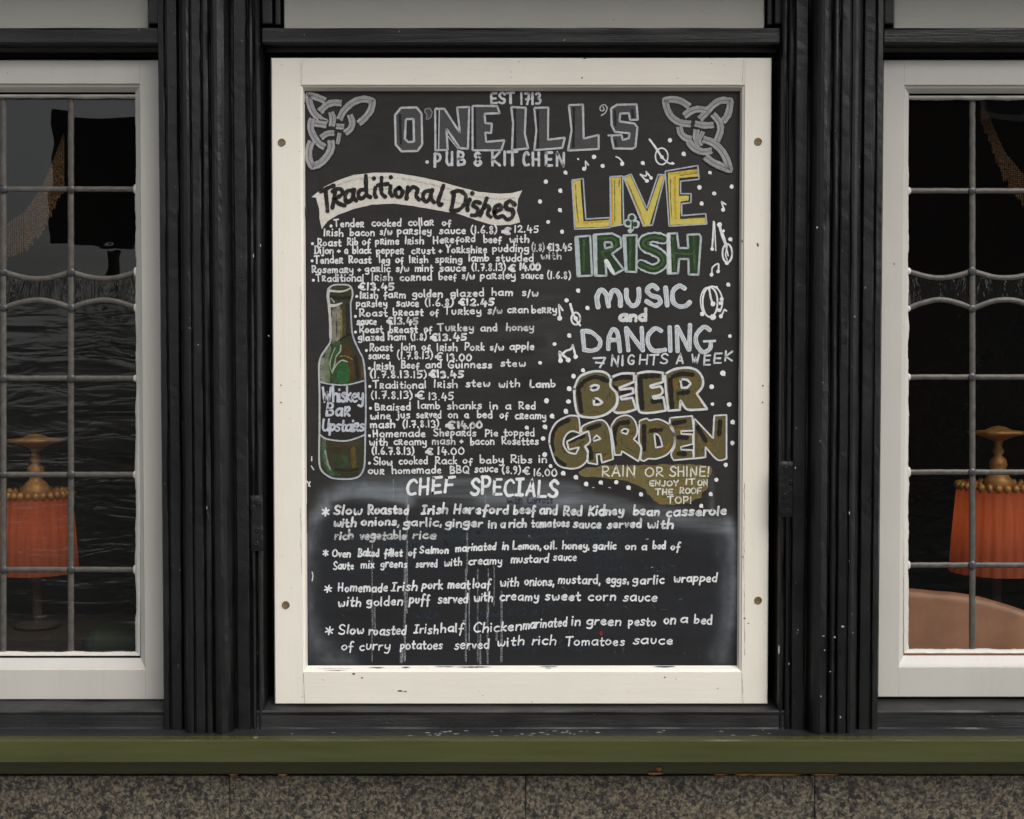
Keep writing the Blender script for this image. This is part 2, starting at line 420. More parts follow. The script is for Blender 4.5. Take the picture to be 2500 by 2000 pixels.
# ================================================================== FRAMES
def framed(rects, iflat, mats, parent, names=('stile', 'rail'), gap=.00025):
    """nested rects (x0,x1,z0,z1,out). The band iflat->iflat+1 is the flat face: stiles run through, rails butt."""
    objs = []
    for side in range(4):
        vs = []; fc = []
        def quad(p): 
            k = len(vs); vs.extend(p); fc.append((k, k + 1, k + 2, k + 3))
        for r in range(len(rects) - 1):
            A, B = rects[r], rects[r + 1]
            ax0, ax1, az0, az1, ao = A; bx0, bx1, bz0, bz1, bo = B
            if r == iflat:
                if side == 0: quad([(ax0, -ao, az0), (bx0, -bo, az0), (bx0, -bo, az1), (ax0, -ao, az1)])
                if side == 1: quad([(bx1, -bo, az0), (ax1, -ao, az0), (ax1, -ao, az1), (bx1, -bo, az1)])
                if side == 2: quad([(bx0 + gap, -bo, bz1), (bx1 - gap, -bo, bz1), (bx1 - gap, -ao, az1), (bx0 + gap, -ao, az1)])
                if side == 3: quad([(bx0 + gap, -ao, az0), (bx1 - gap, -ao, az0), (bx1 - gap, -bo, bz0), (bx0 + gap, -bo, bz0)])
            else:
                if side == 0: quad([(ax0, -ao, az0), (bx0, -bo, bz0), (bx0, -bo, bz1), (ax0, -ao, az1)])
                if side == 1: quad([(bx1, -bo, bz0), (ax1, -ao, az0), (ax1, -ao, az1), (bx1, -bo, bz1)])
                if side == 2: quad([(bx0, -bo, bz1), (bx1, -bo, bz1), (ax1, -ao, az1), (ax0, -ao, az1)])
                if side == 3: quad([(ax0, -ao, az0), (ax1, -ao, az0), (bx1, -bo, bz0), (bx0, -bo, bz0)])
        objs.append(mk(names[0] if side < 2 else names[1], vs, fc, mats[0] if side < 2 else mats[1], parent))
    return objs
def inset(r, l, rr, b, t, out): return (r[0] + l, r[1] - rr, r[2] + b, r[3] - t, out)

# ------------------------------------------------ menu board
board = empty('menu_board', (X(1270), 0, Z(1718)))
tag(board, 'large chalk-lettered pub menu blackboard in a cream frame between two black pilasters', 'menu board')
ox0, ox1, oz0, oz1 = X(665.5), X(1879.5), Z(1720), Z(141)
BO = -.016                                             # board surface (out)
R0 = (ox0, ox1, oz0, oz1, -.034)
R1_ = (ox0, ox1, oz0, oz1, -.003)
R2_ = (ox0 + .0022, ox1 - .0022, oz0 + .0022, oz1 - .0022, 0)
xi0, xi1, zi0, zi1 = X(736), X(1815), Z(1641), Z(207)
R3_ = (xi0, xi1, zi0, zi1, 0)
R4_ = (xi0 + .0015, xi1 - .0015, zi0 + .0015, zi1 - .0015, -.0025)
R5_ = (xi0 + .0045, xi1 - .0045, zi0 + .0045, zi1 - .004, -.004)
bx0, bx1, bz0, bz1 = X(747.5, BO), X(1803, BO), Z(1625, BO), Z(223, BO)
R6_ = (bx0, bx1, bz0, bz1, BO - .0002)
st_r = framed([R0, R1_, R2_, R3_, R4_, R5_, R6_], 2, (M['white'], M['white_rail']), board)
# brass screws
def screw(px, py):
    c = P(px, py, 0); vs = []; fc = []
    prof = [(.0078, 0), (.0074, .0014), (.0060, .0016), (.0054, .0004), (.0046, .0002), (.0040, .0009), (.0022, .0009), (.0014, .0001)]
    n = 20
    for r_, h in prof:
        for k in range(n):
            t = 2 * math.pi * k / n
            vs.append((c.x + r_ * math.cos(t), -h, c.z + r_ * math.sin(t)))
    for i in range(len(prof) - 1):
        for k in range(n):
            fc.append((i * n + k, i * n + (k + 1) % n, (i + 1) * n + (k + 1) % n, (i + 1) * n + k))
    fc.append(tuple((len(prof) - 1) * n + k for k in range(n)))
    o = mk('screw', vs, fc, M['brass'], board)
    mk('screw_slot', [(c.x - .0012, -.0024, c.z - .0004), (c.x + .0012, -.0024, c.z - .0004), (c.x + .0012, -.0024, c.z + .0004), (c.x - .0012, -.0024, c.z + .0004)], [(0, 1, 2, 3)], M['iron'], o)
for s in ((688, 348), (1851, 346), (698, 1477), (1851, 1466)): screw(*s)
# small nail holes and paint chips on the frame
def chip(px, py, w, h, mat, name='paint_chip', out=.0003, parent=board, n=7):
    a = P(px, py, out); vs = []
    for k in range(n):
        t = 2 * math.pi * k / n + random.random() * .4
        vs.append((a.x + w * .0008 * math.cos(t) * random.uniform(.6, 1.2), a.y, a.z + h * .0008 * math.sin(t) * random.uniform(.6, 1.2)))
    return mk(name, vs, [tuple(range(n))], mat, parent)
M['chip'] = plain('chipped_brown', (.12, .065, .03), .8)
for px, py in ((686, 941), (686, 983), (1862, 942), (1862, 983)): chip(px, py, 2.4, 2.4, M['chip'], 'nail_hole')
for px, py, w, h in ((1421, 190, 2, 2.5), (1428, 143, 4, 1.5), (977, 1687, 8, 2.5), (990, 1689, 4, 2), (1623, 1654, 3, 2), (1850, 598, 3, 6), (1813, 589, 2, 4), (1827, 1522, 3, 1.8), (1818, 1510, 3, 2.5), (1752, 1681, 2, 1.5), (863, 1645, 5, 3), (884, 1655, 3, 2), (1814, 1360, 1.5, 3)):
    chip(px, py, w, h, M['chip'])

M['grime'] = plain('joint_grime', (.30, .25, .19), .8, 0, 200, .4)
def hair(pts, w, out=.0003):
    vs = []; n = len(pts)
    for i, (x, y) in enumerate(pts):
        a = P(x, y, out); ww = w * .0008 * random.uniform(.2, 1)
        vs += [(a.x - ww, a.y, a.z - ww * .3), (a.x + ww, a.y, a.z + ww * .3)]
    mk('paint_crack', vs, [(2 * i, 2 * i + 1, 2 * i + 3, 2 * i + 2) for i in range(n - 1)], M['grime'], board)
for x0, y0, x1, y1, w in ((741, 1645, 744, 1718, .8), (1812, 1645, 1814, 1718, .7), (738, 146, 736, 204, .6), (1815, 146, 1813, 204, .7), (1817, 1180, 1816, 1420, 1.0), (1817, 1425, 1818, 1600, .9), (734, 1240, 736, 1400, .9), (735, 700, 734, 900, .6)):
    k = max(4, int(math.hypot(x1 - x0, y1 - y0) / 9))
    hair([(x0 + (x1 - x0) * i / k + random.uniform(-.7, .7), y0 + (y1 - y0) * i / k) for i in range(k + 1)], w)
for _ in range(34):
    px, py = random.choice(((random.uniform(675, 732), random.uniform(150, 1700)), (random.uniform(1822, 1874), random.uniform(150, 1700)), (random.uniform(680, 1870), random.uniform(1650, 1712)), (random.uniform(680, 1870), random.uniform(148, 200))))
    chip(px, py, random.uniform(.6, 1.8), random.uniform(.6, 1.4), random.choice((M['chip'], M['grime'], M['grime'])))

# ------------------------------------------------ board surface with smudged chalk (wear that belongs to the board) and a darker edge band
BPX0, BPX1, BPY0, BPY1 = 745, 1806, 220, 1628
step = 2.6
nxb, nyb = int((BPX1 - BPX0) / step), int((BPY1 - BPY0) / step)
gx = np.linspace(BPX0, BPX1, nxb + 1); gy = np.linspace(BPY0, BPY1, nyb + 1)
GX, GY = np.meshgrid(gx, gy)
def vnoise(cx, cy, seed):
    """value noise with cell sizes in px"""
    r = np.random.default_rng(seed)
    u, v = (GX - BPX0) / cx, (GY - BPY0) / cy
    g_ = r.random((int(v.max()) + 3, int(u.max()) + 3))
    iu, iv = u.astype(int), v.astype(int); fu, fv = u - iu, v - iv
    fu = fu * fu * (3 - 2 * fu); fv = fv * fv * (3 - 2 * fv)
    return (g_[iv, iu] * (1 - fu) + g_[iv, iu + 1] * fu) * (1 - fv) + (g_[iv + 1, iu] * (1 - fu) + g_[iv + 1, iu + 1] * fu) * fv
def fb(cx, cy, seed, o=4):
    s, a, t = 0, 1, 0
    for k in range(o): s = s + a * vnoise(cx / 2 ** k, cy / 2 ** k, seed + k); t += a; a *= .6
    return s / t
def dpoly(pts):
    d = np.full(GX.shape, 1e9)
    for (x0, y0), (x1, y1) in zip(pts[:-1], pts[1:]):
        vx, vy = x1 - x0, y1 - y0; L = vx * vx + vy * vy + 1e-9
        t = np.clip(((GX - x0) * vx + (GY - y0) * vy) / L, 0, 1)
        d = np.minimum(d, np.hypot(GX - x0 - t * vx, GY - y0 - t * vy))
    return d
up = np.array(lin((36, 34, 33))); lo = np.array(lin((28, 29.5, 33)))
edgey = np.interp(GX, [745, 800, 900, 1000, 1300, 1450, 1560, 1680, 1806], [1290, 1250, 1225, 1238, 1225, 1240, 1262, 1285, 1300])
k = np.clip((GY - edgey) / 14 + .5, 0, 1)[..., None]
colr = up * (1 - k) + lo * k
colr = colr * (.78 + .5 * fb(200, 130, 3))[..., None] * (.88 + .24 * fb(12, 60, 9, 3))[..., None]
chalkc = np.array(lin((116, 121, 127)))
sm = np.zeros(GX.shape)
def smear(pts, w, a, seed, cx=70, cy=12):
    global sm
    d = dpoly(pts)
    s = 1.25 * a * np.exp(-(d / w) ** 2) * (.1 + 1.5 * fb(cx, cy, seed, 4) ** 1.4)
    sm = np.maximum(sm, 0) + s
smear([(755, 1330), (765, 1270), (800, 1215), (850, 1190), (910, 1195), (990, 1215)], 20, .42, 20, 26, 60)
smear([(770, 1262), (830, 1215), (890, 1208), (960, 1217), (1000, 1222)], 12, .35, 21)
smear([(900, 1195), (1050, 1190), (1200, 1205), (1390, 1210)], 32, .30, 22, 130, 8)
smear([(1180, 1215), (1320, 1222), (1450, 1222), (1560, 1248), (1680, 1270), (1780, 1290)], 20, .42, 23, 130, 9)
smear([(1060, 1178), (1210, 1176), (1380, 1180), (1440, 1200)], 12, .14, 24, 120, 9)
smear([(1780, 1300), (1796, 1380), (1792, 1480), (1782, 1560), (1760, 1600)], 30, .30, 25, 30, 60)
smear([(1776, 1275), (1795, 1345), (1797, 1430), (1790, 1520)], 14, .30, 26, 20, 60)
smear([(752, 1330), (752, 1450), (758, 1560), (790, 1612), (850, 1618)], 22, .26, 27, 30, 60)
smear([(760, 1540), (800, 1600)], 34, .14, 28, 30, 30)
smear([(1735, 1160), (1738, 1250)], 7, .18, 30, 6, 60)
smear([(900, 1300), (1100, 1290), (1500, 1300)], 50, .035, 31, 120, 10)
smear([(1000, 900), (1080, 860), (1290, 800)], 60, .035, 32)
smear([(1330, 690), (1400, 880)], 60, .04, 33)
smear([(960, 800), (955, 812)], 9, .2, 34, 20, 20)
smear([(1335, 835), (1345, 860)], 26, .06, 35, 20, 20)
colr = colr * (1 - np.clip(sm, 0, .8))[..., None] + chalkc * np.clip(sm, 0, .8)[..., None]
def wipe(pts, w, a, seed, cx=50, cy=8):
    global colr
    s = np.clip(a * np.exp(-(dpoly(pts) / w) ** 4) * (.5 + .8 * fb(cx, cy, seed, 3)), 0, .85)[..., None]
    colr = colr * (1 - s) + np.array(lin((24, 22, 22))) * s
wipe([(1180, 795), (1310, 770)], 14, .6, 50); wipe([(1200, 850), (1320, 835)], 16, .6, 51); wipe([(1340, 630), (1370, 650)], 22, .5, 52)
wipe([(1290, 940), (1340, 930), (1375, 905)], 34, .45, 53); wipe([(1210, 870), (1300, 862)], 7, .5, 54); wipe([(820, 1236), (900, 1226), (980, 1240)], 12, .5, 55)
wipe([(1430, 1185), (1490, 1190), (1560, 1215), (1590, 1235)], 14, .6, 56); wipe([(1620, 1220), (1700, 1225)], 18, .4, 57)
wipe([(1150, 1600), (1700, 1590)], 40, .3, 58, 160, 6); wipe([(850, 1500), (1600, 1500)], 22, .35, 59, 160, 6)
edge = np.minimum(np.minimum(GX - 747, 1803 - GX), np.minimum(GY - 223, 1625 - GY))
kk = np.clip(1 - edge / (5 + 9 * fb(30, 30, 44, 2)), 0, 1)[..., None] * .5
colr = colr * (1 - kk) + np.array(lin((22, 22, 22))) * kk  # uneven band, darker towards the board's edges
boff = world_loc(board)
a_, b_ = (GX - 1250) / F, (1000 - GY) / F
dy = b_ * sp + cp; T = (CD - BO) / dy
vx = a_ * T - boff.x; vz = CZ + (b_ * cp - sp) * T - boff.z; vy = np.full(GX.shape, -BO) - boff.y
co_ = np.stack([vx, vy, vz], -1).reshape(-1, 3).astype(np.float32)
me = bpy.data.meshes.new('blackboard')
nv = co_.shape[0]; idx = np.arange(nv).reshape(nyb + 1, nxb + 1)
quads = np.stack([idx[:-1, :-1], idx[1:, :-1], idx[1:, 1:], idx[:-1, 1:]], -1).reshape(-1, 4)
me.vertices.add(nv); me.vertices.foreach_set('co', co_.ravel())
me.loops.add(quads.size); me.loops.foreach_set('vertex_index', quads.ravel().astype(np.int32))
me.polygons.add(len(quads)); me.polygons.foreach_set('loop_start', np.arange(0, quads.size, 4, dtype=np.int32))
me.update(calc_edges=True)
ca = me.color_attributes.new('paint', 'FLOAT_COLOR', 'POINT')
ca.data.foreach_set('color', np.concatenate([colr.reshape(-1, 3), np.ones((nv, 1))], 1).astype(np.float32).ravel())
me.materials.append(M['board'])
bo = bpy.data.objects.new('blackboard', me); COL.objects.link(bo); bo.parent = board

# ================================================================== PAINT STROKES
class Art:
    """collects ribbons and fills on the board plane; coordinates are measured on the board in px of the survey"""
    lev = 0
    def __init__(s): s.v = []; s.f = []; s.c = []
    def pt(s, x, y, layer):
        q = P(x, y, BO + layer); s.v.append(q)
    def ribbon(s, pts, w, col, a=1.0, layer=.0004, taper=.0, jit=.10, cap=True, fade=.0, smooth=True):
        Art.lev = (Art.lev + 1) % 24
        L = layer + Art.lev * .000012
        if smooth and len(pts) > 2: pts = catmull(pts, 2.2)
        else: pts = resample(pts, 2.6)
        n = len(pts)
        if n < 2:
            x, y = pts[0]; pts = [(x - .1, y), (x + .1, y)]; n = 2
        seed = random.random() * 100
        Ls = []
        for i, (x, y) in enumerate(pts):
            x0, y0 = pts[max(0, i - 1)]; x1, y1 = pts[min(n - 1, i + 1)]
            tx, ty = x1 - x0, y1 - y0; l_ = math.hypot(tx, ty) or 1; tx /= l_; ty /= l_
            ww = w * .5 * (1 + jit * 2 * mnoise.noise(Vector((i * .35, seed, 0))))
            if taper: ww *= 1 - taper * (i / (n - 1)) ** 2
            Ls.append((x, y, tx, ty, ww))
        base = len(s.v)
        rows = []
        if cap:
            x, y, tx, ty, ww = Ls[0]
            for dxx, k_ in ((-.85, .5), (-.5, .86)): rows.append((x + tx * ww * dxx, y + ty * ww * dxx, tx, ty, ww * k_))
        rows += Ls
        if cap:
            x, y, tx, ty, ww = Ls[-1]
            for dxx, k_ in ((.5, .86), (.85, .5)): rows.append((x + tx * ww * dxx, y + ty * ww * dxx, tx, ty, ww * k_))
        m = len(rows)
        c0 = lin(col)
        for i, (x, y, tx, ty, ww) in enumerate(rows):
            al = a * (1 - fade * max(0, mnoise.noise(Vector((i * .13, seed + 5, 1))) + .3))
            for sg in (1, -1):
                s.pt(x - ty * ww * sg, y + tx * ww * sg, L)
                k_ = 1 + .06 * mnoise.noise(Vector((i * .2, seed + 9 * sg, 2)))
                s.c.append((c0[0] * k_, c0[1] * k_, c0[2] * k_, al))
        for i in range(m - 1):
            q = base + i * 2
            s.f.append((q, q + 1, q + 3, q + 2))
    def dot(s, x, y, r, col, a=1, layer=.0005, ry=None):
        Art.lev = (Art.lev + 1) % 24
        L = layer + Art.lev * .000012
        base = len(s.v); n = 14; sd = random.random() * 50
        for k in range(n):
            t = 2 * math.pi * k / n; rr = 1 + .16 * mnoise.noise(Vector((math.cos(t) * 1.3, math.sin(t) * 1.3, sd)))
            s.pt(x + r * rr * math.cos(t), y + (ry or r) * rr * math.sin(t), L); s.c.append((*lin(col), a))
        s.f.append(tuple(range(base, base + n)))
    def fill(s, poly, col, a=1.0, layer=.0002, holes=(), wob=.8):
        Art.lev = (Art.lev + 1) % 24
        L = layer + Art.lev * .000012
        loops = [wobble(resample(list(p) + [p[0]], 5)[:-1], wob) for p in [poly, *holes]]
        vl = [[Vector((x, y, 0)) for x, y in lp] for lp in loops]
        tris = tessellate_polygon(vl)
        base = len(s.v)
        for lp in loops:
            for x, y in lp: s.pt(x, y, L); s.c.append((*lin(col), a))
        for t in tris: s.f.append(tuple(base + i for i in t))
    def build(s, name, label=None, parent=None, mat=None):
        if not s.v: return None
        o = mk(name, s.v, s.f, mat or M['chalk'], parent or bo, attr=s.c)
        if label: o['label'] = label
        return o
def resample(pts, d):
    out = [pts[0]]
    for (x0, y0), (x1, y1) in zip(pts[:-1], pts[1:]):
        n = max(1, int(math.hypot(x1 - x0, y1 - y0) / d))
        for k in range(1, n + 1): out.append((x0 + (x1 - x0) * k / n, y0 + (y1 - y0) * k / n))
    return out
def wobble(pts, a):
    sd = random.random() * 100
    return [(x + a * mnoise.noise(Vector((x * .06, y * .06, sd))), y + a * mnoise.noise(Vector((x * .06, y * .06, sd + 20)))) for x, y in pts]
def catmull(pts, d):
    # a repeated point makes a corner
    P_ = [pts[0]] + list(pts) + [pts[-1]]; out = [pts[0]]
    for i in range(1, len(P_) - 2):
        p0, p1, p2, p3 = P_[i - 1], P_[i], P_[i + 1], P_[i + 2]
        L = math.hypot(p2[0] - p1[0], p2[1] - p1[1])
        if L < 1e-6: continue
        n = max(2, int(L / d))
        for k in range(1, n + 1):
            t = k / n; r = []
            for c in (0, 1):
                r.append(.5 * (2 * p1[c] + (-p0[c] + p2[c]) * t + (2 * p0[c] - 5 * p1[c] + 4 * p2[c] - p3[c]) * t * t + (-p0[c] + 3 * p1[c] - 3 * p2[c] + p3[c]) * t ** 3))
            out.append(tuple(r))
    return out
# ---- single-stroke hand letters: 10 = x-height, 16-17 = capitals; '!' repeats the point (corner)
G = {
'a': (8.5, "8,9 5,10 2,8 1,4 3,.5 6,1 8,5|8,10 8,4 8.7,0"), 'b': (7.5, "1,16.5 1,.5|1,5 4,9 7,7 7,3 4,0 1,1"), 'c': (6.5, "6.5,9 4,10 1,7 1,3 4,0 6.8,1.3"),
'd': (7.5, "7,8 4,10 1,7 1,3 4,0 7,3|7,17 7,0"), 'e': (7, "1.3,5 6.6,6 6,9 4,10 1,7 1,3 4,0 6.8,1.4"), 'f': (6.5, "7,11.3 5.4,12.5 3.6,10 3.6,3 3.4,-4|1,4.5 6.4,4.8"),
'g': (7.5, "7,9 4,10 1,8 1,4 4,2 7,4.5|7,10 7,-2 5,-5 1,-4"), 'h': (7.5, "1,17 1,0|1,6 4,9.6 7,8 7,0"), 'i': (2, "1,10 1,0|1,13.8 1,14.6"), 'j': (3.5, "3,10 3,-2 1,-5 -1,-4|3,13.8 3,14.6"),
'k': (6.5, "1,16.5 1,0|6,10 1,5! 6.8,0"), 'l': (2, "1,16.5 1,2 1.6,0"), 'm': (11.5, "1,10 1,0|1,6 3.4,10 6,8 6,0|6,6 8.6,10 11,8 11,0"), 'n': (7.5, "1,10 1,0|1,6 4,10 7,8 7,0"),
'o': (7.5, "4,10 1,7 1,3 4,0 7,3 7,7 4,10"), 'p': (7.5, "1,10 1,-6|1,7 4,10 7,8 7,4 4,1 1,2"), 'q': (7.5, "7,8 4,10 1,7 1,3 4,0 7,3|7,10 7,-6"),
'r': (7, "1,11.5 1,0|1,10.6 5,11.6 6,8.6 4,6 1,5.4! 6.8,0"), 's': (6.5, "6.4,9 4,10 1.6,8.4 3,5.8 6,4 5.6,1 3,0 .8,1.2"), 't': (6, "3,14.5 3,2 4.6,0 6.2,1|.6,9.6 6,9.6"),
'u': (7, "1,10 1.2,3 3.6,0 6.2,3 6.4,10"), 'v': (6.5, "1,10 3.8,.4! 6.6,10"), 'w': (10, "1,9.6 2,1.4 4,0 5.6,6! 6.4,1 8.6,.4 10,5 9.6,9.4"), 'x': (6.5, "1,10 6.6,0|6.6,10 1,0"),
'y': (7.5, "1,10 1.2,5 4,3 7,5.6|7,10 7,-2 5,-5.4 1.4,-4.4"), 'z': (6.5, "1,10 6.6,10! 1,0! 6.8,0"),
'A': (9, "0.6,0 5,16! 9,0|2.4,5.4 7.8,5.4"), 'B': (8.5, "1,16 1,0|1,16 6,15 6.6,11 1,8.6! 7.6,6.6 7.6,1.6 1,0"), 'C': (9, "9,13.6 6,16 2,13 1,6 4,.6 9,1.4"), 'D': (9, "1,16 1,0|0,15.6 6,15 9,9 6,1.4 0,0"),
'E': (8, "8,16 1,15.6! 1,0! 8.4,.4|1,8.4 7,8.6"), 'F': (8, "1,0 1,15.6! 8.6,16.4|1,8.4 7,8.8"), 'G': (10, "9,13.6 6,16 2,13 1,6 4,.4 8.4,1.6 8.6,7! 5.4,7"), 'H': (9, "1,16 1,0|8,16 8,0|1,8.2 8,8.4"),
'I': (2.4, "1,16.4 1,0"), 'J': (7, "6,16 6,3 3.6,0 .8,2"), 'K': (8.5, "1,16.4 1,0|8,16 1.2,8! 8.4,0"), 'L': (7.5, "1,17 .6,.4! 8,.6"), 'M': (12, "1,0 1.6,16! 6,6! 10.6,16! 11.4,0"),
'N': (9.5, "1,0 1,16! 8.4,0! 8.6,16"), 'O': (10, "5.4,16 1,12 1,4 5,0 9.4,4 9.4,12 5.4,16"), 'P': (8, "1,16.4 1,0|.4,15.8 6,15.6 7.8,12 5.6,8 1,7.4"), 'Q': (10, "5,16 1,12 1,4 5,0 9,4 9,12 5,16|6,4.6 10,-1"),
'R': (8.5, "1,16.4 1,0|.4,15.6 6,15.6 7.4,12 5.4,8.4 1,7.6! 8.6,0"), 'S': (8.5, "8.2,13.8 5,16.2 1.4,13 3.6,9 7.8,6 7.2,1.4 4,0 .6,2"), 'T': (9.5, "0,16 9.4,16.6|4.8,16.2 4.8,0"),
'U': (9.5, "1,16 1,4 4.6,0 8.6,3.6|8.6,16 8.6,0"), 'V': (9, "1,16 4.8,0! 8.8,16"), 'W': (13, "1,16 3.4,.4! 6.6,11! 9.4,.4! 12.4,16"), 'Y': (9, "1,16 4.8,8.6! 8.8,16|4.8,8.6 4.6,0"),
'0': (8.5, "4.6,15.6 1,11 1,4 4.4,0 8,4 8,11 4.6,15.6"), '1': (2.4, "1,16 1,0"), '2': (7.5, "1,13 4,15.8 6.8,12.6 5,6.6 1,.6! 7.8,.6"), '3': (7, "1,14 4,15.6 6.4,12.6 3.4,8.8! 6.8,6.4 5.8,1.2 1,.6"),
'4': (8, "3,16 1,5.4! 8.4,6|6.4,11 6.2,-1.6"), '5': (7.5, "7.4,15.4 2,15.4! 1.4,9! 5.6,9.6 7,5 5,.6 1,.8"), '6': (7.5, "5.4,15.8 1.6,9 1.2,3 4,0 7,2.6 5.8,7 1.6,5.4"), '7': (7.5, "1,15 7,15! 3.8,0|2.4,7.4 7.2,7.6"),
'8': (7, "6,13.4 4,15.6 1.6,13.4 3.6,8.6 6.6,4 4,0 1.2,3 4,8.4 6,13.4"), '9': (7, "6,13 3.6,15.6 1,12 3,8.4 6.2,10.6|6.4,14 6,5 2.4,-1"),
'(': (4, "4,18 1.4,12 1.4,4 3.8,-2"), ')': (4, ".6,18 3.2,12 3.2,4 .4,-2"), '.': (2, "1,.4 1.1,1"), ',': (2.2, "1.4,1.6 .8,-2.6"), '+': (6, "1,5 6,5.4|3.4,8.4 3.6,2"), '/': (4.5, "4.6,14 .6,-3"),
'€': (9, "9,14.6 6,16 3,12 3,4 6,0 9,1|.4,9.4 7,9.8|.4,6 7,6.2"), '&': (8, "6.6,12.6 4,15.6 1.6,12.6 4,8.4 7,4 4,0 1,3.4 4,8 6.6,12.6"), '*': (8, "4,10 4.6,1|.8,8 7.6,3|7.6,8.6 .8,2.6"), '!': (2.4, "1.4,16 1.2,5|1.1,1 1.1,0"), "'": (2, "1,16 1,13"),
'$r': (5.5, "1,10 1,0|1,5 3,9 6,9.6"), '$f': (6.5, "6.6,15 4.6,16.4 3,13 3,2 2.6,-5|.4,7 6,7.4"), '$I': (7, "1,15.4 7,15.8|4,15.6 3.6,.6|.6,0 6.6,.4"), '$q': (7, "1,1 1,1"),
}
def parse(ch):
    w, s = G[ch]; out = []
    for st_ in s.split('|'):
        pts = []
        for t in st_.split():
            c = t.endswith('!'); a, b = t.rstrip('!').split(','); p = (float(a), float(b))
            pts.append(p)
            if c: pts.append(p)
        out.append(pts)
    return w, out
GL = {k: parse(k) for k in G}
WHITE = (219, 220, 221)
def word(art, text, x0, x1, yb, xh, w, col=WHITE, a=1.0, y1=None, style='A', layer=.0004, slant=0.0, fade=.28, jit=.16, gap=2.6, wob=1.0):
    """write text between x0 and x1, baseline yb (to y1)"""
    seq = []
    for ch in text:
        key = '$' + ch if (style == 'B' and '$' + ch in GL) else ch
        seq.append(GL.get(key, GL['.']))
    tot = sum(g_[0] for g_ in seq) + gap * (len(seq) - 1)
    inner = max(x1 - x0 - w * .9, 1)
    lsum = tot - .6
    k = inner / lsum
    y1 = yb if y1 is None else y1
    x = 0
    for gw, strokes in seq:
        dxj, dyj = random.uniform(-.5, .5) * wob, random.uniform(-.8, .8) * wob
        sc = 1 + random.uniform(-.06, .06) * wob; rt = random.uniform(-.05, .05) * wob
        ww = w * random.uniform(.9, 1.1)
        for st_ in strokes:
            pts = []
            for px, py in st_:
                px_, py_ = (px - gw / 2) * sc, py * sc
                px_, py_ = px_ + py_ * slant - py_ * rt, py_ + px_ * rt
                H_ = xh - w
                hy = py_ / 10 * H_ if 0 <= py_ <= 10 else (H_ + (py_ - 10) / 10 * xh * .95 if py_ > 10 else py_ / 10 * xh * .8)
                X_ = x0 + w * .45 + (x + gw / 2 + px_ + dxj * .4 - .6) * k
                f_ = (X_ - x0) / max(1, x1 - x0)
                pts.append((X_ + random.uniform(-.22, .22) * wob, yb + (y1 - yb) * f_ - w * .5 - hy - dyj * xh / 12 + random.uniform(-.22, .22) * wob))
            art.ribbon(pts, ww, col, a, layer, fade=fade, jit=jit)
        x += gw + gap
def line(words, xh=13.2, w=3.6, dot=None, name='menu_line', label=None, **kw):
    if dot:
        A = Art(); A.dot(dot[0], dot[1], 3.6, WHITE); A.build('bullet_point')
    for t in words:
        A = Art()
        text, x0, x1, yb = t[:4]
        y1 = t[4] if len(t) > 4 else None
        opt = dict(kw); 
        if len(t) > 5: opt.update(t[5])
        o_xh = opt.pop('xh', xh); o_w = opt.pop('w', w)
        word(A, text, x0, x1, yb, o_xh, o_w, y1=y1, **opt)
        A.build('menu_word')
D = {'w': 4.8}
price = {'w': 5.0, 'fade': .3, 'a': .95}
line([('Tender', 815, 890, 555.4), ('cooked', 907, 980, 554), ('collar', 996, 1060, 552), ('of', 1078, 1102, 551.7)], dot=(808, 552))
line([('Irish', 790, 838.5, 578.5), ('bacon', 853.5, 915, 577.6), ('s/w', 926, 958, 574), ('parsley', 969, 1054, 573.5), ('sauce', 1071, 1137.6, 572), ('(1.6.8)', 1149, 1214.5, 571.5), ('€', 1223, 1247, 574, None, {'w': 6, 'a': .85, 'fade': .5}), ('12.45', 1255, 1316, 569.5)])
line([('Roast', 774, 834, 602), ('Rib', 847, 875, 600), ('of', 883.6, 904.5, 599.5), ('prime', 915, 975, 598), ('Irish', 988, 1035, 597.7), ('Hereford', 1057, 1161, 597, 592), ('beef', 1180, 1224.5, 594), ('with', 1243, 1292, 594)], dot=(763, 595))
line([('Dijon', 767, 815, 621), ('+', 821, 832, 620), ('a', 840, 850, 621), ('black', 860, 907, 621), ('pepper', 918, 987, 621.5), ('crust', 1003.5, 1063, 621), ('+', 1069, 1080, 620), ('Yorkshire', 1087, 1190, 618.5), ('pudding', 1201, 1292, 616), ('(1.8)', 1297, 1330, 615, None, {'a': .8, 'fade': .8, 'w': 3.2}), ('€13.45', 1335, 1397, 613.5, None, {'w': 3.8})])
line([('Tender', 767, 838.5, 644.4), ('Roast', 851, 907, 644), ('leg', 924.5, 953, 644), ('of', 965, 986, 644), ('Irish', 998.5, 1046.5, 643.5), ('spring', 1062, 1129, 643), ('lamb', 1143, 1195, 639), ('studded', 1209.5, 1303, 640), ('with', 1320, 1371.5, 634, None, {'a': .72, 'fade': .9})], dot=(762, 637))
line([('Rosemary', 761, 863, 667.5), ('+', 872, 882, 666), ('garlic', 890, 954, 665), ('s/w', 965.5, 1000, 664), ('mint', 1012, 1058, 664), ('sauce', 1072, 1137.6, 664), ('(1.7.8.13)', 1151, 1236, 663), ('€', 1241, 1260, 665, None, {'w': 5.6, 'a': .9, 'fade': .4}), ('14.00', 1268, 1320, 661.5, None, {'w': 4.6})])
line([('Traditional', 771, 888.6, 689), ('Irish', 907, 959, 687, None, {'a': .85, 'fade': .6}), ('corned', 976, 1055, 686.7), ('beef', 1070.7, 1115, 685), ('s/w', 1127, 1159, 683), ('parsley', 1171.5, 1259.5, 682.5), ('sauce', 1271, 1327, 682), ('(1.6.8)', 1334.7, 1395, 682)], dot=(765, 684.5), w=3.4)
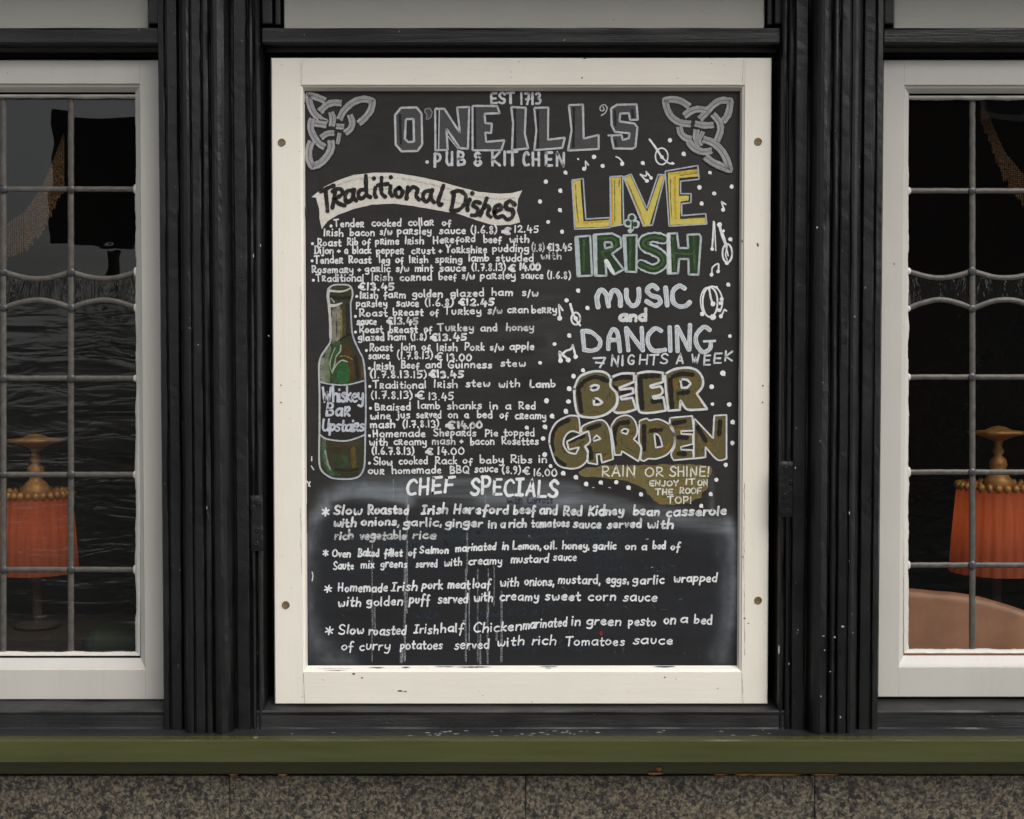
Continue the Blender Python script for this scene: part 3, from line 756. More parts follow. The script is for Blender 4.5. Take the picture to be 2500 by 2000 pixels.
line([('€13.45', 874.5, 964, 710, None, {'w': 4.6})])
line([('Irish', 878.6, 923.7, 730), ('farm', 935.5, 990.5, 729), ('golden', 1006, 1081, 727.5), ('glazed', 1099, 1182, 725.5), ('ham', 1199.5, 1252, 723.8), ('s/w', 1274, 1314, 724.5)], dot=(870.8, 724))
line([('parsley', 868.6, 946, 750.5), ('sauce', 967, 1023, 750), ('(1.6.8)', 1037, 1108.5, 748.5), ('€12.45', 1117.7, 1207, 747.6, None, {'w': 4.8})])
line([('Roast', 877, 947, 774), ('breast', 958.8, 1034, 772), ('of', 1049, 1071, 771), ('Turkey', 1082.6, 1176, 769), ('s/w', 1190, 1227, 767, None, {'a': .85, 'fade': .6}), ('cran', 1238, 1290.5, 766), ('berry', 1297, 1360, 766)], dot=(867.8, 772.7))
line([('sauce', 870, 920, 794), ('€13.45', 943, 1022, 794, None, {'w': 4.8, 'a': .85, 'fade': .6})])
line([('Roast', 877, 936, 814), ('breast', 949.6, 1020.6, 813.6), ('of', 1034.8, 1055, 812.8), ('Turkey', 1068, 1157.7, 810, None, {'a': .88, 'fade': .5}), ('and', 1172, 1215, 810), ('honey', 1234.6, 1304, 809, None, {'a': .9, 'fade': .7})], dot=(867.8, 811))
line([('glazed', 873.6, 938.7, 833), ('ham', 947, 992, 832), ('(1.8)', 1002, 1042.5, 832), ('€13.45', 1050, 1140, 833, None, {'w': 4.6})])
line([('Roast', 902, 959.6, 858.7), ('loin', 978.8, 1014.7, 857), ('of', 1029.7, 1051.5, 857), ('Irish', 1066, 1117, 858), ('Pork', 1133.5, 1183.6, 857), ('s/w', 1195, 1231, 857), ('apple', 1243, 1304.7, 855.5)], dot=(894.5, 856))
line([('sauce', 898.6, 951, 878), ('(1.7.8.13)', 968.8, 1058, 877.5), ('€', 1062, 1081, 881.7), ('13.00', 1090, 1152, 883)], )
line([('Irish', 912, 963, 903.8), ('Beef', 978.8, 1024, 901), ('and', 1038, 1078, 900), ('Guinness', 1093, 1202, 900), ('stew', 1221, 1284, 896.5)], dot=(902, 899.7))
line([('(1.7.8.13.15)', 902, 1043, 924), ('€13.45', 1047.5, 1132, 924, None, {'w': 5, 'fade': .3})])
line([('Traditional', 910, 1040.6, 950), ('Irish', 1059, 1117.7, 947.7), ('stew', 1136, 1196, 946), ('with', 1216, 1270, 947), ('Lamb', 1292, 1357, 947, None, {'w': 4})], dot=(902.8, 943.5), w=3.4)
line([('(1.7.8.13)', 905, 1008, 975), ('€', 1014, 1036, 976), ('13.45', 1046, 1107.6, 978)])
line([('Braised', 914.5, 1003, 1003), ('lamb', 1019.7, 1075, 999.5), ('shanks', 1091, 1177, 1000), ('in', 1194.5, 1216, 1000), ('a', 1233, 1248, 1000), ('Red', 1266, 1308, 1000)], dot=(904.5, 997), w=3.4)
line([('wine', 903, 954, 1024.5), ('jus', 968.8, 1002, 1022), ('served', 1015.5, 1078, 1022), ('on', 1094, 1118.5, 1022), ('a', 1132.7, 1145, 1022), ('bed', 1163.6, 1203, 1022), ('of', 1219.5, 1241, 1022), ('creamy', 1257, 1334, 1024.5)], w=3.4)
line([('mash', 903, 965, 1046), ('(1.7.8.13)', 982, 1073, 1045), ('€', 1087, 1110, 1049, None, {'a': .85, 'fade': .6, 'w': 5.5}), ('14.00', 1116, 1178.6, 1048, None, {'a': .85, 'fade': .6, 'w': 5.5})])
line([('Homemade', 909.5, 1039, 1067.6), ('Shepards', 1058, 1163, 1066, None, {'a': .92, 'fade': .4}), ('Pie', 1183, 1217, 1067), ('topped', 1229, 1305.5, 1066)], dot=(902, 1064), w=3.4)
line([('with', 901, 947, 1088.8), ('creamy', 960.5, 1042, 1087.6), ('mash', 1054, 1112.6, 1086.8, None, {'a': .85, 'fade': .8}), ('+', 1121, 1131, 1086), ('bacon', 1147, 1207, 1087.5), ('Rosettes', 1224.5, 1314.7, 1087)], w=3.4)
line([('(1.6.7.8.13)', 907, 1012, 1111), ('€', 1038, 1059, 1112, None, {'a': .85, 'w': 5}), ('14.00', 1068, 1134, 1111)])
line([('Slow', 912, 958, 1136.5), ('cooked', 973, 1045, 1135), ('Rack', 1062, 1116, 1134), ('of', 1129, 1154, 1134), ('baby', 1171, 1230, 1132.7), ('Ribs', 1246, 1299.7, 1132), ('in', 1314.7, 1335.6, 1131)], dot=(902, 1131), w=3.4)
line([('our', 898, 939, 1159), ('homemade', 956, 1078, 1157.5), ('BBQ', 1097.6, 1146, 1157), ('sauce', 1157.7, 1216, 1154), ('(8.9)', 1225, 1272, 1157.8), ('€', 1276, 1294.7, 1160), ('16.00', 1302, 1360, 1164)], w=3.4)

# ---- chef specials
CW = (222, 224, 226)
A = Art()
def z7(pts): return [(1040 + x * .16698, 1020 + y * .16698) for x, y in pts]
word(A, 'CHEF', 989, 1107, 1212, 27.5, 7, CW, y1=1206, slant=.08, fade=.05, gap=3.4)
word(A, 'SPECIALS', 1146, 1362, 1209, 29, 7, CW, y1=1218, slant=.06, fade=.08, style='B', gap=2.8)
A.build('heading_lettering', 'chalk heading CHEF SPECIALS')
B4 = dict(style='B', col=CW, slant=.08, w=3.9, xh=15.5, fade=.25, wob=1.3)
B5 = dict(B4); B5.update(w=4.8, xh=15.5, a=.88, fade=.55)
def star(A, cx, cy, r, w=3.6):
    for t in (80, 25, 140):
        t = math.radians(t + random.uniform(-8, 8))
        A.ribbon([(cx - r * math.cos(t), cy + r * math.sin(t)), (cx + r * math.cos(t), cy - r * math.sin(t))], w, CW, .95)
def cline(st_, words, opt, **ov):
    if st_:
        A = Art(); star(A, *st_); A.build('chalk_star')
    for t in words:
        A = Art()
        o = dict(opt); o.update(ov)
        if len(t) > 5: o.update(t[5])
        w = o.pop('w'); xh = o.pop('xh')
        word(A, t[0], t[1], t[2], t[3], xh, w, y1=t[4] if len(t) > 4 else None, **o)
        A.build('specials_word')
cline((795, 1250, 9, 4.6), [('Slow', 812.6, 883, 1259), ('Roasted', 896.5, 998, 1257.7), ('Irish', 1027, 1093, 1257), ('Hereford', 1106, 1242, 1256.5), ('beef', 1252, 1309, 1257), ('and', 1316, 1361, 1258), ('Red', 1374, 1422, 1260), ('Kidney', 1435, 1523.6, 1260), ('bean', 1544, 1610.6, 1260), ('casserole', 1625, 1774, 1263, 1259)], B5, xh=17, w=5.2, a=.95)
cline(None, [('with', 812.6, 870, 1287.8), ('onions,', 880, 976.7, 1285), ('garlic,', 983, 1079.4, 1287), ('ginger', 1085.7, 1178.4, 1289), ('in', 1191, 1212, 1290), ('a', 1219.7, 1234.7, 1290), ('rich', 1241, 1286, 1289), ('tomatoes', 1296, 1391, 1288.6), ('sauce', 1397.6, 1467.8, 1291), ('served', 1480.8, 1566.5, 1291), ('with', 1579, 1644, 1291)], B5)
cline(None, [('rich', 815, 862.7, 1319), ('vegetable', 876.5, 993, 1319), ('rice', 1005.5, 1065.7, 1318)], B5, a=.72, fade=.9)
cline((795, 1350, 7), [('Oven', 810, 856.5, 1361.7), ('Baked', 872.8, 926.6, 1360), ('fillet', 936.6, 983, 1360), ('of', 995.5, 1016.8, 1358), ('Salmon', 1023, 1095.7, 1353), ('marinated', 1110.7, 1211, 1349, 1344), ('in', 1224.7, 1242, 1344), ('Lemon,', 1251, 1322, 1343), ('oil.', 1327.5, 1361, 1343), ('honey,', 1371.7, 1440, 1343), ('garlic', 1447, 1505, 1343), ('on', 1525, 1553.5, 1343), ('a', 1565, 1579.4, 1343), ('bed', 1592, 1626, 1342), ('of', 1636.5, 1661, 1344)], B4, xh=13.6)
cline(None, [('Saute', 812.6, 864, 1391.7), ('mix', 880, 914, 1388), ('greens', 928, 994, 1386.7), ('served', 1014, 1068, 1386), ('with', 1083, 1128, 1383), ('creamy', 1143, 1226, 1380), ('mustard', 1246, 1339, 1375), ('sauce', 1349.6, 1408, 1370)], B4, xh=14, w=3.5)
cline((801, 1438, 9), [('Homemade', 824, 946.7, 1446.4), ('Irish', 953, 1018, 1444), ('pork', 1028, 1080.7, 1439), ('meat', 1092, 1148, 1439), ('loaf', 1153, 1198.4, 1437.6), ('with', 1219.7, 1267, 1434), ('onions,', 1279.5, 1353.5, 1430.6), ('mustard,', 1361, 1466.5, 1426.7), ('eggs,', 1478, 1536.6, 1426.7), ('garlic', 1543, 1622, 1426.7), ('wrapped', 1643, 1751, 1422)], B4)
cline(None, [('with', 824, 881.5, 1481.5), ('golden', 894, 984, 1480), ('puff', 998, 1050.6, 1475), ('served', 1068, 1142, 1475), ('with', 1155.8, 1203.4, 1470), ('creamy', 1219.7, 1316, 1468), ('sweet', 1328.8, 1418.4, 1467), ('corn', 1434, 1504, 1468), ('sauce', 1519.7, 1604, 1469.6)], B4, xh=16)
cline((804, 1540, 9.5), [('Slow', 826.4, 889, 1550), ('roasted', 899, 991.7, 1551.6), ('Irish', 1009, 1070.7, 1547.8), ('half', 1074, 1132, 1545), ('Chicken', 1154.6, 1273.6, 1547, 1540), ('marinated', 1275.6, 1384.7, 1539, 1529), ('in', 1393.7, 1417, 1529), ('green', 1431, 1517, 1528), ('pesto', 1532.7, 1601.5, 1529), ('on', 1619.7, 1649.6, 1524), ('a', 1658.6, 1679.4, 1521.5), ('bed', 1693.7, 1739, 1525)], B4, xh=16)
cline(None, [('of', 831.4, 864, 1589), ('curry', 876.5, 951.7, 1589), ('potatoes', 975.5, 1080.7, 1586.7), ('served', 1108, 1194.7, 1586), ('with', 1211, 1279.5, 1580, 1577), ('rich', 1297.7, 1357.4, 1576), ('Tomatoes', 1379.5, 1525, 1577), ('sauce', 1544, 1643, 1573.5)], B4, xh=15.5, w=3.5)
# old wiped-off writing showing through
GH = (48, 56, 66)
A = Art()
for t_, xa, xb, y in (('with', 1236, 1275, 1231), ('Carrots', 1285, 1350, 1231), ('stuffed', 1085, 1150, 1306), ('with', 1160, 1205, 1306), ('sausage-meat', 1222, 1368, 1306), ('14.45€', 1432, 1514, 1306), ('pineapple', 945, 1020, 1336), ('and', 1030, 1060, 1336), ('Wicklow', 1080, 1155, 1334),
                      ('tomatoes', 838, 905, 1402), ('and', 915, 945, 1402), ('14.45€', 1438, 1520, 1366), ('pudding', 1455, 1540, 1394), ('on', 1560, 1580, 1394), ('a', 1592, 1602, 1394), ('bed', 1614, 1650, 1394), ('golden', 1008, 1072, 1512), ('gammon', 1152, 1225, 1508), ('€13.95', 1236, 1330, 1506), ('spicy', 1248, 1310, 1584), ('wedges', 1330, 1465, 1584), ('14.45', 1555, 1620, 1580), ('with', 1300, 1350, 1482), ('cheese', 1395, 1480, 1324)):
    word(A, t_, xa, xb, y, 15, 4.6, GH, a=.5, style='B', layer=.00005, fade=.9, slant=.1)
A.build('wiped_writing', 'faint blue traces of wiped-off writing')['kind'] = 'stuff'
# drips of thinned chalk
for x, y0, y1, w, a in ((908, 1300, 1622, 2.6, .22), (914, 1480, 1560, 4.6, .3), (993, 1208, 1500, 4.4, .3), (988, 1380, 1622, 4.5, .36), (980, 1580, 1624, 7, .42), (1137, 1390, 1622, 4, .34), (1145, 1435, 1590, 2.8, .4), (1140, 1300, 1400, 4, .22), (1166, 1390, 1620, 3, .24), (1172, 1550, 1624, 4.4, .32), (1190, 1440, 1622, 4, .3), (1192, 1390, 1500, 3, .24), (1206, 1380, 1480, 3.5, .2), (1224, 1445, 1624, 4.8, .32), (1212, 1545, 1570, 5, .3), (1185, 1210, 1265, 3, .2), (960, 1170, 1216, 3, .25)):
    A = Art()
    pts = [(x + 1.2 * mnoise.noise(Vector((y * .02, x, 0))), y) for y in range(int(y0), int(y1), 9)]
    A.ribbon(pts, w, (150, 154, 158), a, .00012, fade=.5, jit=.14)
    A.ribbon([(p[0] + w * .45, p[1]) for p in pts], .8, (190, 192, 194), a * 1.1, .00016, fade=.6)
    A.build('chalk_drip')

# ---- headings -------------------------------------------------------
def reg(x0, y0, s): return lambda pts: [(x0 + a * s, y0 + b * s) for a, b in pts]
q1, q2, q3, q4, q5, q6 = reg(720, 200, .2551), reg(1250, 200, .26438), reg(740, 410, .25974), reg(1270, 380, .2551), reg(1340, 660, .22263), reg(1320, 880, .23191)
def closed(p): return list(p) + [p[0], p[0]]
def corners(p):
    o = []
    for t in p: o += [t, t]
    return o
A = Art()
word(A, 'EST', 1196, 1258, 255, 20, 6.2, (200, 202, 204), wob=.4); A.build('heading_lettering', 'painted lettering EST'); A = Art(); word(A, '1713', 1270, 1322, 257, 21, 5.4, (198, 200, 202), wob=.4)
A.build('heading_lettering', 'painted lettering 1713')
A = Art()
GREY, OUTL = (72, 71, 72), (186, 188, 192)
def letter(A, poly, q, fillc, outc, ow, holes=(), shade=None, shc=(34, 33, 33), fa=.96, dbl=False, shw=6):
    A = Art()
    pp = q(poly); hh = [q(h) for h in holes]
    A.fill(pp, fillc, fa, .0002, hh)
    if shade:
        for s_ in shade: A.ribbon(q(s_), shw, shc, .95, .00045, jit=.2)
    for lp in [pp, *hh]:
        A.ribbon(corners(lp + [lp[0]]), ow, outc, .95, .0009, fade=.15, jit=.12, smooth=False)
        if dbl: A.ribbon([(x + random.uniform(-2, 2), y + random.uniform(-2, 2)) for x, y in lp + [lp[0]]], ow * .6, outc, .7, .00086, fade=.6, jit=.2, smooth=False)
    A.build('painted_letter')
letter(A, [(1015, 248), (1165, 245), (1212, 305), (1218, 600), (1172, 662), (1020, 665), (965, 600), (958, 320)], q1, GREY, OUTL, 5.2, [[(1062, 358), (1135, 355), (1140, 570), (1085, 578), (1052, 545)]], [[(1005, 320), (1010, 450), (1015, 590)]])
letter(A, [(1244, 262), (1290, 250), (1315, 290), (1300, 340), (1268, 362), (1256, 355), (1265, 320), (1245, 290)], q1, GREY, (140, 142, 145), 2.6)
letter(A, [(1342, 258), (1430, 258), (1580, 490), (1552, 245), (1668, 240), (1656, 640), (1580, 635), (1450, 450), (1462, 652), (1345, 655)], q1, GREY, OUTL, 5, shade=[[(1368, 270), (1362, 640)]])
A.ribbon(q1([(1382, 262), (1375, 645)]), 3, OUTL, .85, .0009)
A.ribbon(q1([(1465, 520), (1560, 640)]), 3, OUTL, .8, .0009)
letter(A, [(1700, 230), (1935, 232), (1960, 300), (1815, 305), (1822, 395), (1885, 400), (1878, 490), (1822, 485), (1830, 575), (2005, 560), (1975, 655), (1700, 655)], q1, GREY, OUTL, 5, shade=[[(1720, 250), (1724, 640)]])
letter(A, [(-8, 232), (128, 240), (118, 480), (150, 615), (0, 630), (10, 380)], q2, GREY, OUTL, 5, shade=[[(26, 250), (30, 610)]])
letter(A, [(205, 240), (335, 237), (332, 535), (488, 515), (465, 610), (205, 632), (225, 450)], q2, GREY, OUTL, 4.8, shade=[[(238, 270), (240, 600)]])
letter(A, [(525, 215), (655, 210), (662, 525), (800, 490), (800, 620), (517, 635), (550, 450)], q2, GREY, OUTL, 4.8, shade=[[(572, 240), (566, 600)]])
A.ribbon(q2([(825, 310), (862, 285), (878, 240), (850, 210), (815, 232), (818, 265), (850, 262), (840, 230)]), 2.8, OUTL, .9, .0009)
letter(A, [(915, 245), (970, 212), (1150, 208), (1162, 350), (1090, 352), (1080, 290), (1000, 292), (992, 365), (1130, 385), (1158, 420), (1140, 600), (1110, 618), (940, 615), (920, 520), (925, 495), (1012, 490), (1022, 538), (1080, 520), (1085, 475), (950, 462), (920, 400)], q2, GREY, OUTL, 5, shade=[[(950, 270), (955, 400)], [(955, 540), (965, 600)], [(1110, 260), (1120, 335)]])
A.ribbon(q2([(890, 495), (1000, 492)]), 5, OUTL, .8, .0009)
A.build('heading_lettering', 'large grey outlined name lettering at the top of the board')
A = Art()
LG = (192, 195, 199)
for ch, a0, a1 in (('P', 1325, 1405), ('U', 1440, 1520), ('B', 1548, 1635), ('&', 1705, 1800), ('K', 1875, 1975), ('I', 1995, 2015), ('T', 2028, 2140)):
    x0, x1 = 720 + a0 * .2551, 720 + a1 * .2551
    word(A, ch, x0, x1, 406 + (4 if ch == 'P' else 0) + 1, 24.5, 6.6, LG, wob=.4, fade=.3)
for ch, a0, a1 in (('C', 95, 165), ('H', 180, 268), ('E', 300, 378), ('N', 402, 497)):
    word(A, ch, 1250 + a0 * .26438, 1250 + a1 * .26438, 408, 24.5, 6.4, LG, wob=.4, fade=.3)
A.dot(*q1([(1265, 767)])[0], 4.4, LG)
A.build('heading_lettering', 'lettering PUB & KITCHEN under the name')

# knots
def knot(bands, q, label, sc=1.0):
    A = Art(); L = .0002
    for w, pts in bands:
        p = q(pts); w *= 1.2
        A.ribbon(p, w + 6, (30, 29, 29), 1, L, cap=False, jit=.05); 
        A.ribbon(p, w, (146, 147, 147), .98, L + .0003, cap=False, jit=.08, fade=.1)
        A.ribbon(offs(p, w * .30), w * .17, (176, 174, 172), .85, L + .00062, fade=.5)
        A.ribbon(offs(p, -w * .33), w * .14, (170, 168, 166), .8, L + .00062, fade=.5)
        A.ribbon(offs(p, w * .02), w * .12, (122, 123, 124), .6, L + .00062, fade=.6)
        L += .00007
    A.build('knot_painting', label)
def offs(p, d):
    o = []
    for i in range(len(p)):
        x0, y0 = p[max(0, i - 1)]; x1, y1 = p[min(len(p) - 1, i + 1)]
        l_ = math.hypot(x1 - x0, y1 - y0) or 1
        o.append((p[i][0] - (y1 - y0) / l_ * d, p[i][1] + (x1 - x0) / l_ * d))
    return o
knot([(14, [(290, 182), (215, 150), (128, 122), (128, 122), (140, 200), (175, 290), (240, 355), (310, 395)]), (14, [(240, 285), (300, 225), (370, 200), (445, 205)]),
      (14, [(165, 350), (150, 440), (185, 530), (230, 590), (285, 625)]), (13, [(345, 290), (362, 350), (352, 425)]), (12, [(395, 425), (470, 432)]), (14, [(185, 395), (300, 412)]),
      (14, [(425, 360), (470, 275), (560, 195), (660, 165), (744, 186), (744, 186), (725, 270), (670, 345), (610, 398)]), (13, [(525, 315), (548, 390), (530, 450), (480, 490)]),
      (12, [(250, 535), (310, 495), (375, 490)]), (15, [(160, 570), (132, 650), (135, 740), (168, 808), (168, 808), (240, 780), (305, 715), (345, 640), (345, 560)]), (8, [(428, 490), (415, 560), (405, 595)])], q1, 'grey interlaced knot painted in the top left corner')
knot([(14, [(1640, 228), (1560, 178), (1480, 162), (1415, 170), (1415, 170), (1432, 250), (1475, 325), (1550, 375), (1650, 390)]), (14, [(1590, 315), (1650, 272), (1720, 252), (1790, 262)]),
      (14, [(1545, 415), (1562, 480), (1610, 520), (1660, 530)]), (14, [(1735, 345), (1800, 275), (1860, 212), (1930, 172), (2015, 175), (2015, 175), (2008, 250), (1985, 320), (1945, 368)]),
      (13, [(1690, 385), (1780, 402), (1862, 398)]), (14, [(1855, 300), (1912, 370), (1925, 450), (1890, 545)]), (13, [(1705, 440), (1700, 520), (1738, 595)]), (9, [(1765, 460), (1735, 520), (1715, 570)]),
      (14, [(1630, 550), (1680, 610), (1760, 645), (1845, 635)]), (15, [(1765, 530), (1850, 560), (1930, 630), (1980, 715), (2010, 812), (2010, 812), (1930, 778), (1850, 740), (1785, 690)])], q2, 'grey interlaced knot painted in the top right corner')

# banner
A = Art()
bp = q3([(80, 275), (200, 180), (330, 115), (480, 65), (650, 47), (850, 48), (1050, 75), (1250, 120), (1450, 175), (1650, 225), (1850, 245), (1980, 235), (2060, 212), (2020, 300), (2010, 400), (2040, 510), (1950, 535), (1800, 540), (1650, 500), (1450, 430), (1250, 395), (1050, 360), (850, 335), (650, 345), (480, 385), (330, 440), (230, 500), (175, 575), (155, 480), (150, 380), (120, 280)])
A.fill(bp, (205, 200, 192), 1, .0002)
for off_ in (12, 40):
    A.ribbon([(x, y + off_) for x, y in bp[2:12]], 5, (196, 192, 185), .3, .00048, fade=.9, jit=.3)
A.build('banner_painting', 'cream ribbon banner painted above the dishes')
A = Art()
INK = (32, 30, 29)
def ink(*strokes, w=10.2, **k):
    for s_ in strokes: A.ribbon(q3(s_), w, INK, .97, .0010, fade=.22, jit=.16, **k)
ink([(165, 222), (230, 190), (290, 165)], [(210, 210), (222, 310), (230, 408)])
ink([(300, 225), (290, 300), (275, 375)], [(275, 222), (335, 195), (372, 222), (350, 262), (292, 285), (292, 285), (330, 330), (395, 355)])
ink([(465, 215), (420, 215), (395, 265), (410, 318), (455, 300), (478, 240)], [(478, 205), (472, 270), (500, 310)])
ink([(575, 205), (530, 215), (520, 265), (550, 290), (590, 255)], [(590, 70), (592, 170), (600, 250), (632, 275)])
ink([(680, 185), (672, 240), (685, 275)], [(665, 98), (668, 102)], [(738, 90), (735, 180), (740, 240), (772, 272)], [(702, 165), (798, 150)], [(822, 170), (818, 230), (838, 265)], [(823, 85), (826, 90)])
ink([(905, 185), (868, 215), (880, 268), (915, 270), (935, 225), (905, 185)], [(985, 180), (972, 290)], [(982, 225), (1035, 180), (1075, 205), (1062, 260), (1090, 298)])
ink([(1190, 215), (1140, 228), (1128, 285), (1160, 318), (1205, 270)], [(1215, 205), (1200, 275), (1232, 325)], [(1320, 165), (1295, 240), (1272, 310), (1285, 350), (1305, 340)])
ink([(1420, 230), (1408, 320), (1392, 395)], [(1400, 232), (1470, 215), (1528, 260), (1515, 340), (1460, 395), (1392, 405)], [(1568, 295), (1545, 360), (1548, 402)], [(1588, 235), (1592, 240)])
ink([(1665, 330), (1620, 318), (1598, 352), (1640, 385), (1635, 440), (1585, 445)], [(1728, 285), (1695, 370), (1665, 452)], [(1680, 400), (1722, 355), (1752, 380), (1735, 430), (1765, 462)])
ink([(1800, 420), (1860, 385), (1850, 350), (1812, 365), (1795, 420), (1820, 465), (1875, 450)], [(1990, 345), (1945, 312), (1905, 345), (1920, 385), (1970, 400), (1968, 460), (1920, 485), (1888, 458)], w=10.4)
A.build('banner_lettering', 'black brush lettering Traditional Dishes')

# LIVE
A = Art()
YEL, OUT2 = (196, 180, 92), (175, 180, 190)
def live(fill_, outl, sh=(), hi=()):
    A = Art()
    A.fill(q4(fill_), YEL, .97, .0002)
    for s_ in hi: A.ribbon(q4(s_), 5.5, (206, 170, 44), .75, .00048, fade=.7, jit=.3)
    for s_ in sh: A.ribbon(q4(s_), 2.6, (96, 88, 48), .6, .00052, fade=.7, jit=.3)
    A.ribbon(corners(q4(outl + [outl[0]])), 3.4, OUT2, .92, .0009, fade=.25, smooth=False)
    A.build('painted_letter', 'yellow outlined capital')
live([(500, 238), (575, 232), (605, 635), (850, 615), (852, 680), (530, 692)], [(495, 235), (602, 220), (628, 608), (858, 594), (860, 690), (522, 705)], [[(530, 280), (540, 480), (560, 640)]], [[(610, 640), (840, 628)]])
live([(868, 210), (965, 205), (968, 650), (978, 672), (872, 680)], [(860, 203), (980, 196), (990, 658), (866, 682)], [[(905, 240), (905, 640)], [(950, 230), (945, 300)]], [[(880, 230), (882, 660)]])
live([(992, 215), (1055, 190), (1215, 540), (1335, 195), (1378, 195), (1240, 665), (1185, 672)], [(988, 205), (1062, 178), (1212, 508), (1320, 182), (1388, 186), (1265, 665), (1180, 676)], [[(1040, 280), (1100, 430), (1160, 560)]], [[(1020, 250), (1100, 460), (1190, 655)]])
live([(1412, 165), (1698, 130), (1705, 200), (1520, 215), (1520, 385), (1615, 385), (1610, 430), (1535, 440), (1530, 610), (1780, 590), (1780, 650), (1435, 665)], [(1388, 150), (1700, 95), (1712, 226), (1535, 246), (1535, 365), (1636, 365), (1634, 450), (1545, 462), (1546, 575), (1775, 556), (1786, 655), (1425, 676)], [[(1440, 230), (1440, 400), (1450, 590)], [(1530, 190), (1690, 165)], [(1550, 600), (1770, 590)]], [[(1480, 200), (1480, 400), (1490, 600)], [(1440, 175), (1690, 150)]])
A.build('heading_lettering', 'yellow outlined capitals LIVE')
A = Art()
for cx, cy, r in ((1070, 597, 44), (1030, 648, 42), (1105, 655, 42)): A.dot(*q4([(cx, cy)])[0], r * .2551, (176, 184, 186), 1, .0010)
A.ribbon(q4([(1072, 640), (1070, 700), (1050, 722)]), 11, (176, 184, 186), 1, .0010)
for cx, cy, r in ((1068, 595, 26), (1032, 645, 24), (1098, 658, 24)): A.dot(*q4([(cx, cy)])[0], r * .2551, (44, 62, 42), 1, .0014)
A.ribbon(q4([(1072, 630), (1072, 700)]), 4, (44, 62, 42), 1, .0014)
A.build('shamrock_painting', 'small dark green shamrock dotting the I')
# IRISH
A = Art()
DG, LGN, OW = (38, 54, 35), (66, 96, 56), (178, 188, 190)
def irish(poly, holes=(), hi=()):
    A = Art()
    A.fill(q4(poly), DG, 1, .0002, [q4(h) for h in holes])
    for s_ in hi: A.ribbon(q4(s_), 5.5, LGN, .8, .00048, fade=.6, jit=.25)
    for lp in (poly, *holes): A.ribbon(corners(q4(list(lp) + [lp[0]])), 5, OW, .95, .0009, fade=.15, smooth=False)
    A.build('painted_letter', 'dark green capital with white outline')
irish([(528, 778), (670, 768), (688, 1148), (548, 1155)], (), [[(610, 810), (605, 1100)]])
A.ribbon(q4([(545, 790), (562, 1140)]), 9, OW, .95, .00096, fade=.2)
irish([(702, 758), (880, 745), (960, 785), (968, 875), (878, 942), (990, 1090), (900, 1138), (815, 1000), (825, 1150), (715, 1150)], [[(808, 828), (868, 830), (884, 870), (812, 890)]], [[(780, 940), (900, 1090)], [(760, 800), (880, 790), (920, 850), (870, 905), (780, 920)]])
A.ribbon(q4([(718, 770), (722, 1130)]), 9, OW, .95, .00096, fade=.2)
A.ribbon(q4([(822, 1010), (895, 1130)]), 11, (212, 216, 216), .97, .00098, taper=.4)
irish([(985, 765), (1115, 760), (1112, 1115), (1010, 1110)], (), [[(1055, 790), (1050, 1090)]])
A.ribbon(q4([(1000, 775), (1012, 1090)]), 8, OW, .95, .00096, fade=.2)
sp_ = q4([(1372, 800), (1270, 782), (1185, 815), (1190, 870), (1290, 915), (1360, 965), (1360, 1040), (1270, 1085), (1155, 1040)])
A.ribbon(sp_, 27, OW, .97, .00060); A.ribbon(sp_, 17.5, DG, 1, .00096); A.ribbon(sp_, 6, LGN, .8, .00132, fade=.5, jit=.2)
irish([(1410, 748), (1500, 743), (1518, 885), (1608, 885), (1600, 758), (1712, 752), (1730, 780), (1705, 1140), (1612, 1138), (1610, 990), (1522, 990), (1510, 1125), (1412, 1130)], (), [[(1458, 790), (1475, 1090)], [(1480, 935), (1650, 945)], [(1660, 780), (1672, 1090)]])
A.ribbon(q4([(1420, 755), (1432, 1120)]), 9, (205, 210, 210), .95, .00096, fade=.2)
A.build('heading_lettering', 'dark green capitals IRISH with white outlines')
# MUSIC and DANCING
A = Art()
MC = (202, 206, 211)
def brush(q, strokes, w, col=MC):
    for s_ in strokes:
        p = q(s_)
        A.ribbon(p, w, col, .95, .0004, fade=.1)
        A.ribbon(offs(p, w * .22), w * .22, (205, 208, 212), .6, .00078, fade=.6)
        A.ribbon(offs(p, -w * .15), w * .14, (168, 173, 178), .5, .00078, fade=.6)
brush(q5, [[(540, 405), (528, 290), (575, 215), (630, 270), (655, 395)], [(655, 330), (690, 240), (735, 220), (780, 290), (785, 390)]], 12)
brush(q5, [[(850, 215), (855, 310), (905, 385), (965, 370), (988, 290), (985, 205)], [(1190, 205), (1135, 165), (1078, 215), (1120, 275), (1200, 300), (1222, 350), (1165, 388), (1070, 340)], [(1280, 190), (1298, 385)], [(1490, 200), (1430, 172), (1362, 230), (1362, 340), (1425, 395), (1500, 390), (1545, 350)]], 11.5)
A.build('heading_lettering', 'thick white lettering MUSIC')
A = Art()
word(A, 'and', 1340 + 758 * .22263, 1340 + 1080 * .22263, 660 + 570 * .22263, 22, 8.6, (205, 207, 208), wob=.5)
A.build('heading_lettering', 'lettering and between MUSIC and DANCING')
A = Art()
